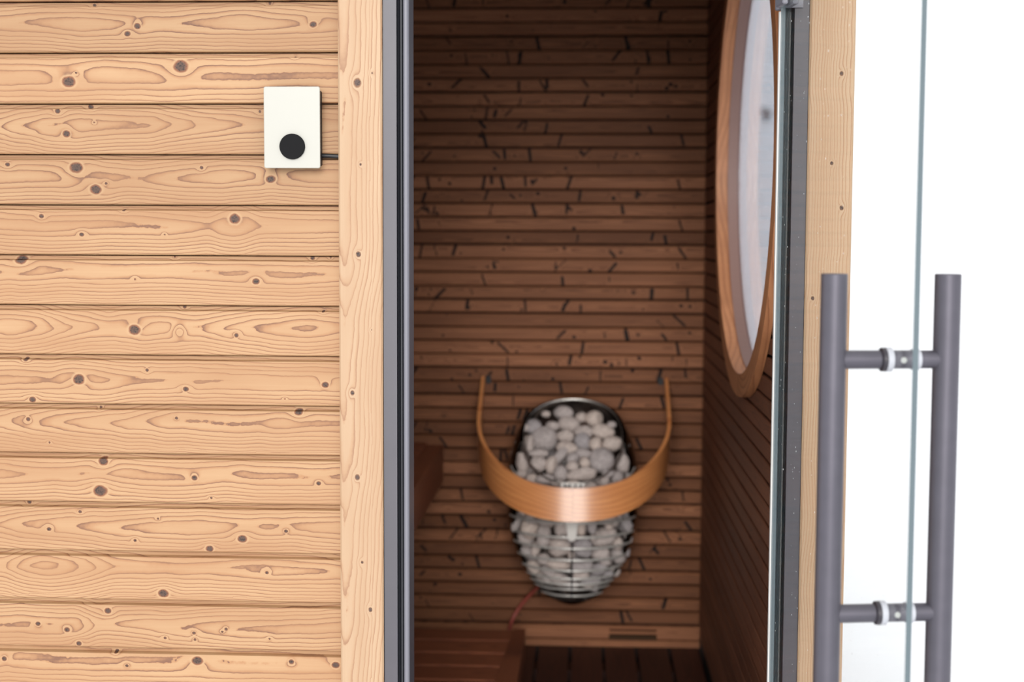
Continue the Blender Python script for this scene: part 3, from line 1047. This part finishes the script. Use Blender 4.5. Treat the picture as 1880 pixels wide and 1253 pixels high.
acc = Acc()
V = [lp(u, nn, z) for z in (ZB, ZT) for (u, nn) in ((0.004, 0), (LW, 0), (LW, GT), (0.004, GT))]
acc.add(V, [(0, 1, 5, 4), (2, 3, 7, 6)])                       # the two faces
acc.add(V, [(3, 2, 1, 0), (4, 5, 6, 7), (1, 2, 6, 5), (3, 0, 4, 7)], mi=1)   # ground edges
gp = acc.build('glass_pane', [M['door_glass'], M['glass_edge']], door)
fix_normals(smooth_by_angle(gp, 10))
acc = Acc()
leaf_box(acc, (-0.002, -0.0022, ZB), (0.0038, 0.0022, 1.742))
fix_normals(acc.build('added_edge_line', M['edge_glint'], door))  # added white strip imitating the bright polished edge of the glass
# glass clamp hinge near the top
acc = Acc()
leaf_box(acc, (0.006, -0.010, 1.748), (0.050, -0.0003, 1.84))
leaf_box(acc, (0.006, GT + 0.0003, 1.748), (0.050, GT + 0.010, 1.84))
hg = fix_normals(acc.build('hinge', M['lip'], door))
bv = hg.modifiers.new('bevel', 'BEVEL')
bv.width = 0.002
acc = Acc()
lathe(acc, [(0.0075, 0), (0.0085, 0.001), (0.0085, 0.094), (0.0075, 0.095)], lp(-0.008, 0.002, 1.746), (0, 0, 1), 20)
acc2 = acc
acc2.box((0.338, -0.010, 1.75), (0.372, -0.0105 - 0.004, 1.84))
smooth_by_angle(fix_normals(acc2.build('hinge_barrel', M['lip'], hg)), 30)

# pull handle
HS, HZ = 0.572, 1.195
ph = empty('pull_handle', lp(HS, GT / 2, HZ))
ph.parent = door
PO = Vector(lp(HS, GT / 2, HZ))


def hp(nn, z, u=0.0):
    return LU * u + LN * nn + Vector((0, 0, z))


ROD = 0.0176
for nn, lab in ((-0.0848, 'inner'), (0.0713, 'outer')):
    acc = Acc()
    lathe(acc, [(0.002, -0.466), (ROD - 0.001, -0.466), (ROD, -0.465), (ROD, -0.2), (ROD, 0.0), (ROD, 0.114), (ROD - 0.001, 0.115), (0.002, 0.115)], hp(nn, 0), (0, 0, 1), 48)
    smooth_by_angle(fix_normals(acc.build('bar', M['handle'], ph)), 40)
for z in (0.0, -0.3455):
    acc = Acc()
    lathe(acc, [(0.0125, 0), (0.0125, 0.062)], hp(-0.083, z), LN, 32)
    lathe(acc, [(0.0125, 0), (0.0125, 0.0745)], hp(0.0711, z), -LN, 32)
    st = smooth_by_angle(fix_normals(acc.build('standoff', M['handle'], ph)), 40)
    acc = Acc()
    lathe(acc, [(0.0127, 0.0), (0.0158, 0.002), (0.0162, 0.006), (0.0162, 0.0072)], hp(-0.0205, z), LN, 32)
    smooth_by_angle(fix_normals(acc.build('rosette', M['handle_dark'], st)), 30)
    acc = Acc()
    lathe(acc, [(0.0150, 0.0), (0.0163, 0.001), (0.0163, 0.0085), (0.0150, 0.0098)], hp(-(GT / 2 + 0.0002), z), -LN, 32)
    smooth_by_angle(fix_normals(acc.build('washer', M['washer'], st)), 30)
    acc = Acc()
    lathe(acc, [(0.0134, 0.0), (0.0140, 0.0006), (0.0140, 0.0104), (0.0134, 0.011)], hp(0.0228, z), LN, 32)
    smooth_by_angle(fix_normals(acc.build('spacer_ring', M['washer'], st)), 30)
    acc = Acc()
    d = Vector((-0.35, -0.93, 0)).normalized()
    d = (d - LN * d.dot(LN)).normalized()
    lathe(acc, [(0.0041, 0.0), (0.0041, 0.0129), (0.0034, 0.0134)], hp(0.0085, z), d, 20)
    smooth_by_angle(fix_normals(acc.build('set_screw', M['white_dot'], st)), 30)
    st.data.update()

# ------------------------------------------------------------------ control panel on the cladding
pa, pb = onplane(484, 159, 1, -0.028), onplane(588, 309, 1, -0.028)
PCX, PCZ = (pa.x + pb.x) / 2, (pa.z + pb.z) / 2
PW, PH = (pb.x - pa.x) / 2, (pa.z - pb.z) / 2
cp = tag(empty('control_panel', (PCX, 0.0, PCZ)), 'white rectangular sauna control panel with a black dial on the larch wall', 'control panel')


def rrect(w, h, r, n=6):
    pts = []
    for cx, cz, a0 in ((w - r, h - r, 0), (-(w - r), h - r, 90), (-(w - r), -(h - r), 180), (w - r, -(h - r), 270)):
        for q in range(n + 1):
            a = math.radians(a0 + 90 * q / n)
            pts.append((cx + r * math.cos(a), cz + r * math.sin(a)))
    return pts


def slab(acc, w, h, r, y0, y1, b_=0.0008):
    loops = []
    for y, ins in ((y0, b_), (y0 + b_, 0), (y1, 0)):
        loops.append([(x, y, z) for x, z in rrect(w - ins, h - ins, r)])
    n = len(loops[0])
    V = [q for l_ in loops for q in l_]
    F = grid_faces(3, n, wrap_c=True) + [tuple(range(n)), tuple(reversed(range(2 * n, 3 * n)))]
    acc.add(V, F)


acc = Acc()
slab(acc, PW, PH, 0.0035, -0.0290, -0.0260)
smooth_by_angle(acc.build('faceplate', M['panel_white'], cp), 30)
acc = Acc()
slab(acc, PW - 0.0014, PH - 0.005, 0.003, -0.0259, -0.0002)
smooth_by_angle(acc.build('back_box', M['black'], cp), 30)
kc = onplane(536, 269, 1, -0.034)
acc = Acc()
lathe(acc, [(0.0222, 0), (0.0222, 0.0045), (0.0214, 0.0052), (0.001, 0.0052)], (kc.x - PCX, -0.0291, kc.z - PCZ), (0, -1, 0), 64)
smooth_by_angle(fix_normals(acc.build('dial', M['knob'], cp)), 30)
acc = Acc()
zc = onplane(605, 287, 1, 0.0).z - PCZ
tube(acc, [(PW - 0.012, -0.0005, zc + 0.001), (PW + 0.01, -0.0006, zc + 0.0007), (PW + 0.025, -0.0006, zc - 0.0002), (-0.4315 - PCX, -0.0006, zc - 0.0004)], 0.0038, 12)
smooth_by_angle(acc.build('cable', M['cable'], cp), 50)

# ------------------------------------------------------------------ sauna heater
HX, HY = -0.029, 1.95
ht = tag(empty('sauna_heater', (HX, HY, 0.19)), 'egg-shaped steel wire sauna heater full of grey stones on the back wall', 'heater')
HO = Vector((HX, HY, 0.19))
AW, BF, BB = 0.209, 0.188, 0.125


def es(z):
    h, e = (0.346, 2.5) if z > 0.51 else (0.325, 1.82)
    return max(0.0, 1 - abs((z - 0.51) / h) ** e) ** (1 / e)


def egg(th, z, k=1.0):
    s_ = es(z) * k
    return Vector((AW * s_ * math.cos(th), -(BF if math.sin(th) > 0 else BB) * s_ * math.sin(th), z - 0.19))


ZL, YLIP, SL = 0.606, -0.186, 0.97        # the opening: a plane rising to the back


def zplane(y):
    return ZL + (y - YLIP) * SL


def zcut(th):
    lo, hi = 0.45, 0.855
    for _ in range(40):
        m_ = (lo + hi) / 2
        if m_ < zplane(egg(th, m_).y):
            lo = m_
        else:
            hi = m_
    return lo


# back shell of polished steel, outside and edges coloured as a dark reflection
acc = Acc()
nth, nz_ = 72, 30
V = []
a0, a1 = math.radians(154), math.radians(386)
for lay in (1.0, 0.935):
    for j in range(nth + 1):
        th = a0 + (a1 - a0) * j / nth
        zt = min(zcut(th) + 0.004, 0.8545)
        for i in range(nz_ + 1):
            t = i / nz_
            z = 0.187 + (zt - 0.187) * (1 - (1 - t) ** 1.6) if t < 1 else zt
            V.append(tuple(egg(th, z, lay)))
nn = (nth + 1) * (nz_ + 1)
F = grid_faces(nth + 1, nz_ + 1)
F += [tuple(nn + q for q in reversed(f_)) for f_ in grid_faces(nth + 1, nz_ + 1)]
for j in range(nth):
    a, b_ = j * (nz_ + 1) + nz_, (j + 1) * (nz_ + 1) + nz_
    F.append((a, b_, nn + b_, nn + a))
for i in range(nz_):
    F.append((i, i + 1, nn + i + 1, nn + i))
    e = nth * (nz_ + 1)
    F.append((e + i + 1, e + i, nn + e + i, nn + e + i + 1))
acc.add(V, F)
nq = nth * nz_
acc.mi = [1] * nq + [0] * nq + [1] * (len(F) - 2 * nq)
smooth_by_angle(acc.build('back_shell', [M['chrome'], M['steel_dark_reflection']], ht), 40)
# wall bracket
acc = Acc()
acc.box((-0.05, BB - 0.012, 0.12), (0.05, WB - 0.022 - HY - 0.0005, 0.5))
acc.build('wall_bracket', M['black'], ht)


def ring_path(z, t0=20, t1=160, n=56, k=1.0):
    return [egg(math.radians(t0 + (t1 - t0) * i / n), z, k) for i in range(n + 1)]


# opening rim and horizontal hoops
acc = Acc()
pts = []
for i in range(96):
    th = 2 * math.pi * i / 96
    pts.append(egg(th, zcut(th) - 0.002, 0.935 if math.sin(th) < 0.4 else 0.935 + 0.06 * (math.sin(th) - 0.4) / 0.6))
tube(acc, pts, 0.0032, 8, closed=True)
smooth_by_angle(acc.build('opening_rim', M['steel'], ht), 60)
acc = Acc()
pts = []
for i in range(57):
    th = math.radians(18 + 144 * i / 56)
    z = 0.5 * zcut(th) + 0.5 * 0.545 - 0.004
    pts.append(egg(th, z, 1.004))
tube(acc, pts, 0.0028, 8)
smooth_by_angle(acc.build('hoop', M['hoop'], ht), 60)
for z in (0.545, 0.517, 0.485, 0.440, 0.404, 0.365, 0.329, 0.301, 0.280, 0.262, 0.236):
    acc = Acc()
    tube(acc, ring_path(z), 0.0022, 8, r2=0.0038 if z > 0.27 else 0.003)
    smooth_by_angle(acc.build('hoop', M['hoop'], ht), 60)
# front spine, tapered plate and base cup
acc = Acc()
pts = [egg(math.pi / 2, 0.225 + (0.445 - 0.225) * i / 24, 1.0) + Vector((0, -0.003, 0)) for i in range(25)]
tube(acc, pts, 0.0022, 8)
smooth_by_angle(acc.build('spine', M['handle_dark'], ht), 60)
acc = Acc()
V = []
zs = [0.555, 0.52, 0.49, 0.465, 0.437, 0.430]
hw = [0.019, 0.019, 0.0178, 0.0155, 0.0115, 0.002]
for off in (0, 0.002):
    for z, w in zip(zs, hw):
        for sx in (-1, 0, 1):
            p_ = egg(math.pi / 2, z, 1.0)
            V.append((sx * w, p_.y - 0.0085 + off + abs(sx) * 0.001, p_.z))
F = grid_faces(6, 3) + [tuple(18 + q for q in reversed(f_)) for f_ in grid_faces(6, 3)]
for i in range(5):
    F += [(i * 3, (i + 1) * 3, 18 + (i + 1) * 3, 18 + i * 3), (i * 3 + 2, 18 + i * 3 + 2, 18 + (i + 1) * 3 + 2, (i + 1) * 3 + 2)]
acc.add(V, F)
fix_normals(acc.build('front_plate', M['steel_plate'], ht))
acc = Acc()
V = []
for i in range(10):
    z = 0.1855 + 0.030 * (i / 9) ** 1.5
    for j in range(48):
        V.append(tuple(egg(2 * math.pi * j / 48, z, 0.995)))
acc.add(V, grid_faces(10, 48, wrap_c=True) + [tuple(reversed(range(48)))])
smooth_by_angle(fix_normals(acc.build('base_cup', M['steel_dark_reflection'], ht)), 60)
# badge on the rim with stacked letters HU / UM
bd = empty('badge', (0, 0, 0))
bd.parent = ht
lipp = egg(math.pi / 2, ZL - 0.001)
bd.location = lipp + Vector((0.001, -0.0060, -0.008))
bd.rotation_euler = (math.radians(-14), 0, 0)
acc = Acc()
acc.box((-0.036, -0.0012, -0.036), (0.036, 0.0012, 0.014))
o = acc.build('badge_plate', M['steel_plate'], bd)


def letter(acc, ch, x, z, w, h, t):
    y0, y1 = -0.0022, -0.0011
    if ch in 'HUM':
        acc.box((x, y0, z), (x + t, y1, z + h))
        acc.box((x + w - t, y0, z), (x + w, y1, z + h))
    if ch == 'H':
        acc.box((x + t, y0, z + h * 0.42), (x + w - t, y1, z + h * 0.42 + t))
    if ch == 'U':
        acc.box((x + t, y0, z), (x + w - t, y1, z + t))
    if ch == 'M':
        acc.box((x + t, y0, z + h - t), (x + w - t, y1, z + h))
        acc.box((x + w / 2 - t / 2, y0, z + h * 0.3), (x + w / 2 + t / 2, y1, z + h - t))


acc = Acc()
letter(acc, 'H', -0.027, -0.007, 0.021, 0.017, 0.0048)
letter(acc, 'U', 0.006, -0.007, 0.021, 0.017, 0.0048)
letter(acc, 'U', -0.027, -0.029, 0.021, 0.017, 0.0048)
letter(acc, 'M', 0.006, -0.029, 0.021, 0.017, 0.0048)
acc.build('badge_lettering', M['logo'], bd)
# power cord
acc = Acc()
cpts = [(1000, 1066, 2.02), (990, 1076, 2.06), (975, 1091, 2.09), (958, 1110, 2.105), (945, 1130, 2.105), (938, 1146, 2.09), (935, 1160, 2.07), (934, 1180, 2.06)]
cw = [onplane(x, y, 1, yy) - HO for x, y, yy in cpts]
fine = []
for i in range(len(cw) - 1):
    for q in range(5):
        t = q / 5
        p0, p1, p2, p3 = cw[max(i - 1, 0)], cw[i], cw[i + 1], cw[min(i + 2, len(cw) - 1)]
        fine.append(0.5 * ((2 * p1) + (p2 - p0) * t + (2 * p0 - 5 * p1 + 4 * p2 - p3) * t * t + (3 * p1 - p0 - 3 * p2 + p3) * t ** 3))
fine.append(cw[-1])
tube(acc, fine, 0.0062, 10)
tag(smooth_by_angle(acc.build('power_cord', M['redcord'], ht), 60), 'red-brown rubber power cord')

# ------------------------------------------------------------------ stones
def stone_mesh(seed):
    bm = bmesh.new()
    bmesh.ops.create_icosphere(bm, subdivisions=4, radius=1.0)
    rs = np.random.RandomState(seed)
    dirs = rs.normal(size=(7, 3))
    dirs /= np.linalg.norm(dirs, axis=1)[:, None]
    cut = rs.uniform(0.72, 0.95, 7)
    ph = rs.uniform(0, 6.28, 6)
    for v_ in bm.verts:
        c = np.array(v_.co)
        for d_, k_ in zip(dirs, cut):            # flattened facets with soft edges
            e = c @ d_ - k_
            if e > -0.1:
                c = c - d_ * (max(e, 0) * 0.75 + 0.01)
        r = 1 + 0.05 * math.sin(2.1 * c[0] + ph[0]) * math.sin(2.3 * c[1] + ph[1]) + 0.03 * math.sin(5 * c[2] + ph[2] + 3 * c[0]) \
            + 0.012 * math.sin(11 * c[1] + ph[3]) * math.sin(9 * c[0] + ph[4])
        v_.co = Vector(c * r)
    for _ in range(2):
        bmesh.ops.smooth_vert(bm, verts=bm.verts, factor=0.5, use_axis_x=True, use_axis_y=True, use_axis_z=True)
    me = bpy.data.meshes.new('sauna_stone')
    bm.to_mesh(me)
    bm.free()
    me.polygons.foreach_set('use_smooth', [True] * len(me.polygons))
    me.materials.append(M['stone'])
    return me


SM = [stone_mesh(i) for i in range(8)]
rnd = random.Random(9)
placed = []
first = {}


def hit_egg(px, py, top, inset):
    """where the photo's ray meets the stone pile (top = the pile's tilted surface, else the cage front)"""
    r_ = (CAM_R @ Vector(((px - 940) / FPX, -(py - 626.5) / FPX, -1))).normalized()
    t = 3.9
    while t < 4.9:
        p_ = CAM_C + r_ * t
        q = p_ - Vector((HX, HY, 0))
        s_ = es(q.z) * 0.95
        inside = s_ > 0 and (q.x / (AW * s_)) ** 2 + (q.y / ((BF if q.y < 0 else BB) * s_)) ** 2 < 1
        if inside and q.z < zplane(q.y) - 0.004:
            return p_ + r_ * inset
        t += 0.002
    return None


def stone(p_, w, h, d_, rot, label=None, grp='sauna stones in the heater', mesh=None):
    me = mesh or rnd.choice(SM)
    if me.name not in first:
        o = bpy.data.objects.new('sauna_stone', me)
        first[me.name] = o
    else:
        o = first[me.name].copy()
    COL.objects.link(o)
    o.location = p_
    o.rotation_euler = (rnd.uniform(-0.15, 0.15) - 0.25, math.radians(-rot), rnd.uniform(-0.2, 0.2))
    o.scale = (w / 2, d_ / 2, h / 2)
    tag(o, label or 'rounded grey stone among the many in the wire sauna heater', 'stone')
    o['group'] = grp
    o['label'] = label or ('rounded grey stone piled in the upper opening of the heater above the wooden band' if Vector(p_).z > 0.57 else 'rounded grey stone behind the steel hoops of the heater below the wooden band')
    placed.append((Vector(p_), max(w, h) / 2, min(w, h) / 2))
    return o


def zoomed(lst, ox, oy, sc, top):
    for it in lst:
        cx, cy, w, h = it[:4]
        rot = it[4] if len(it) > 4 else 0
        lab = it[5] if len(it) > 5 else None
        px, py = ox + cx / sc, oy + cy / sc
        mpp = 4.38 / FPX
        kk = 1.25 if top else 1.18
        W_, H_ = w / sc * mpp * kk, h / sc * mpp * kk
        D_ = min(W_, H_) * 0.92
        p_ = hit_egg(px, py, top, D_ * (0.46 if top else 0.6))
        if p_ is None:
            continue
        stone(p_, W_, H_, D_, rot, lab)


zoomed([
    (460, 575, 290, 250, 5, 'large round pale grey stone at the left of the heater opening'),
    (710, 540, 180, 150), (760, 395, 240, 150, -8), (700, 255, 225, 150, 0, 'brownish grey stone at the back of the heater opening by the bright steel'),
    (925, 610, 180, 190, 15), (930, 490, 200, 150), (905, 310, 125, 110), (1060, 330, 190, 180),
    (1165, 480, 255, 150, -8, 'wedge-shaped grey stone at the upper right of the heater opening'), (1085, 640, 150, 165), (1275, 625, 200, 155, 12),
    (730, 680, 235, 130, -5), (925, 745, 165, 110), (635, 790, 110, 225, -38, 'narrow slanting pale stone near the middle of the heater opening'), (800, 815, 130, 150, -30),
    (1150, 830, 275, 250, 10, 'largest pitted pale stone at the right of the heater opening'), (950, 860, 125, 120), (800, 905, 140, 115), (385, 870, 180, 160), (540, 890, 130, 190, -8),
    (655, 990, 155, 170), (905, 1000, 310, 150, 8, 'wide flat beige stone at the front rim of the heater opening'), (395, 745, 215, 85), (330, 430, 170, 170), (560, 410, 150, 110), (285, 640, 85, 200),
    (190, 850, 140, 250, 8), (1410, 870, 150, 210), (1450, 680, 90, 150), (1190, 1085, 110, 110), (1340, 1040, 130, 140), (470, 1060, 200, 110), (90, 790, 70, 200),
    (1000, 1130, 150, 70), (310, 1060, 140, 110), (230, 430, 90, 90), (1500, 860, 70, 180), (1230, 990, 130, 100), (620, 1110, 140, 70), (800, 1120, 170, 80),
    (480, 270, 100, 70), (1270, 400, 100, 80), (150, 640, 90, 150), (180, 1000, 120, 110), (1480, 1010, 90, 120)], 930, 720, 6.596, True)
zoomed([
    (160, 430, 90, 180, -20), (285, 490, 165, 200, 0, 'squarish grey stone below the wooden band at the left of the heater'), (300, 400, 130, 100, -25), (430, 570, 140, 200), (600, 480, 125, 175), (450, 425, 180, 90),
    (800, 485, 95, 155), (910, 475, 82, 135, 0, 'slim reddish stone right of the steel plate under the wooden band'), (1060, 400, 185, 115, -5), (1180, 370, 72, 65), (1030, 580, 235, 165, 25),
    (250, 620, 185, 115, -38), (590, 680, 215, 190), (812, 690, 180, 210, 0, 'upright grey stone just right of the spine in the middle of the heater'), (350, 700, 90, 130, -20), (1000, 740, 190, 150, 10), (1160, 640, 110, 120), (1250, 420, 115, 190, 22),
    (1045, 820, 125, 95), (290, 740, 180, 110, -25), (430, 805, 140, 110), (580, 850, 225, 115), (815, 870, 215, 110), (560, 985, 230, 110, -10), (800, 965, 160, 90), (900, 1010, 200, 90, 10),
    (1170, 760, 150, 170, 15), (980, 900, 170, 100, 15), (690, 1050, 180, 70), (115, 300, 65, 150), (225, 310, 105, 125), (350, 320, 130, 90), (1270, 570, 80, 130, 10), (1130, 920, 120, 110, 20),
    (200, 780, 120, 150, -35), (330, 880, 150, 120, -35), (470, 920, 140, 90, -20), (1240, 700, 80, 150, 20), (1060, 960, 130, 80, 25), (480, 1010, 140, 80, -20), (700, 500, 150, 170), (700, 600, 90, 90), (700, 760, 60, 90),
    (920, 590, 60, 70), (1080, 480, 70, 60), (540, 370, 130, 80), (900, 390, 130, 80), (1310, 330, 60, 120), (380, 630, 60, 60), (600, 1040, 120, 70), (860, 1060, 120, 60)], 920, 880, 5.446, False)
# the rest of the pile, behind and between
tries = 0
while tries < 5000 and len(placed) < 165:
    tries += 1
    z = rnd.uniform(0.26, 0.74)
    th = rnd.uniform(0, 2 * math.pi)
    k_ = math.sqrt(rnd.uniform(0.3, 0.75))
    e = egg(th, z, k_)
    p_ = Vector((HX + e.x, HY + e.y, z))
    r_ = rnd.uniform(0.018, 0.03)
    if z > zplane(e.y) - r_ * 1.3:
        continue
    if any((p_ - q).length < (r_ + rb) * 0.86 for q, ra, rb in placed):
        continue
    if (e.x / (AW * es(z))) ** 2 + (e.y / ((BF if e.y < 0 else BB) * es(z))) ** 2 > (1 - r_ / 0.15) ** 2:
        continue
    stone(p_, r_ * 2.2, r_ * 1.8, r_ * 2, rnd.uniform(0, 180))

# ------------------------------------------------------------------ bent wood guard round the heater
gd = tag(empty('heater_guard', (HX + 0.002, WB - 0.02, 0.86)), 'bent orange-brown wooden band curving round the front of the heater', 'guard rail')
GO = Vector((HX + 0.002, WB - 0.02, 0.86))
pl_v = Vector((0, -0.47, -0.303)).normalized()      # from the wall to the front
pl_n = Vector((0, -0.303, 0.47)).normalized()       # band's width direction
GH, GTK, GR = 0.118, 0.0105, 0.303
TOTAL, ARC = 0.553, 0.33
path = []
for i in range(9):
    path.append((-GR, (TOTAL - ARC) * i / 9))
for i in range(49):
    a = math.pi * i / 48
    c_, s_ = math.cos(a), math.sin(a)
    path.append((-GR * math.copysign(abs(c_) ** 0.92, c_), (TOTAL - ARC) + ARC * s_ ** 0.98 if s_ > 1e-6 else TOTAL - ARC))
for i in range(9):
    path.append((GR, (TOTAL - ARC) * (8 - i) / 9))
mid_i = len(path) // 2


def band_piece(name, seq, seed, label=None):
    acc = Acc()
    V, Rg, Kn = [], [], []
    arc = 0
    prev = None
    nvv = 7
    for idx, (x, d_) in seq:
        p0, p1 = path[max(idx - 1, 0)], path[min(idx + 1, len(path) - 1)]
        t = Vector((p1[0] - p0[0], p1[1] - p0[1])).normalized()
        nx, nd = t.y, -t.x                      # inward normal in the plane
        if prev:
            arc += math.hypot(x - prev[0], d_ - prev[1])
        prev = (x, d_)
        leg = max(0.0, 1 - d_ / 0.2)            # the ends narrow toward the wall
        Hh = GH * (1 - 0.72 * leg)
        loop = []
        for side in (0, 1):
            off = 0 if side == 0 else GTK
            cols = range(nvv) if side == 0 else range(nvv - 1, -1, -1)
            for c in cols:
                w = Hh * (c / (nvv - 1) - 0.5) + (GH - Hh) * 0.35
                tw = min(1, max(0, (d_ - 0.15) / 0.36)) ** 1.2
                wn_ = (pl_n * (1 - tw) + Vector((0, 0.13, 0.99)) * tw).normalized()
                dn_ = (pl_v * (1 - tw) + Vector((0, -0.99, 0.0)) * tw).normalized()
                P = Vector((x + nx * off, 0, 0)) + pl_v * d_ + dn_ * (nd * off) + wn_ * (w * (1 - 0.16 * tw))
                loop.append(tuple(P))
                Rg.append(w * 55 + arc * 3 + 0.5 * math.sin(arc * 7 + seed) + 0.4 * math.sin(arc * 19 + w * 40))
        V += loop
    n_ = 2 * nvv
    m_ = len(seq)
    acc.add(V, grid_faces(m_, n_, wrap_c=True) + [tuple(reversed(range(n_))), tuple((m_ - 1) * n_ + q for q in range(n_))], ring=np.array(Rg))
    o = smooth_by_angle(acc.build(name, M['bentwood'], gd), 50)
    return o


seq = list(enumerate(path))
# a thin joint is left between the two halves
jl = (mid_i - 0.02)
def lerp_path(f):
    i = int(f)
    t = f - i
    return (path[i][0] * (1 - t) + path[i + 1][0] * t, path[i][1] * (1 - t) + path[i + 1][1] * t)


L_ = seq[:mid_i] + [(mid_i, lerp_path(mid_i - 0.012))]
R_ = [(mid_i, lerp_path(mid_i + 0.012))] + seq[mid_i + 1:]
band_piece('band_half', L_, 1.0)
band_piece('band_half', R_, 4.0)
for sx in (-1, 1):
    acc = Acc()
    acc.box((sx * (GR - 0.022) - 0.008, -0.004, 0.012), (sx * (GR - 0.022) + 0.008, 0.0015, 0.036))
    acc.build('wall_fixing', M['black'], gd)
acc = Acc()
c0 = Vector((0, 0, 0)) + pl_v * (TOTAL - GTK - 0.002)
V = []
for n_off in (-0.04, 0.04):
    for xx in (-0.02, 0.02):
        for dd in (0.0, -0.0035):
            V.append(tuple(c0 + Vector((0, 0.13, 0.99)) * n_off + Vector((xx, 0, 0)) + pl_v * dd))
acc.add(V, [(0, 1, 3, 2), (4, 6, 7, 5), (0, 4, 5, 1), (2, 3, 7, 6), (0, 2, 6, 4), (1, 5, 7, 3)])
fix_normals(acc.build('joint_plate', M['thread'], gd))
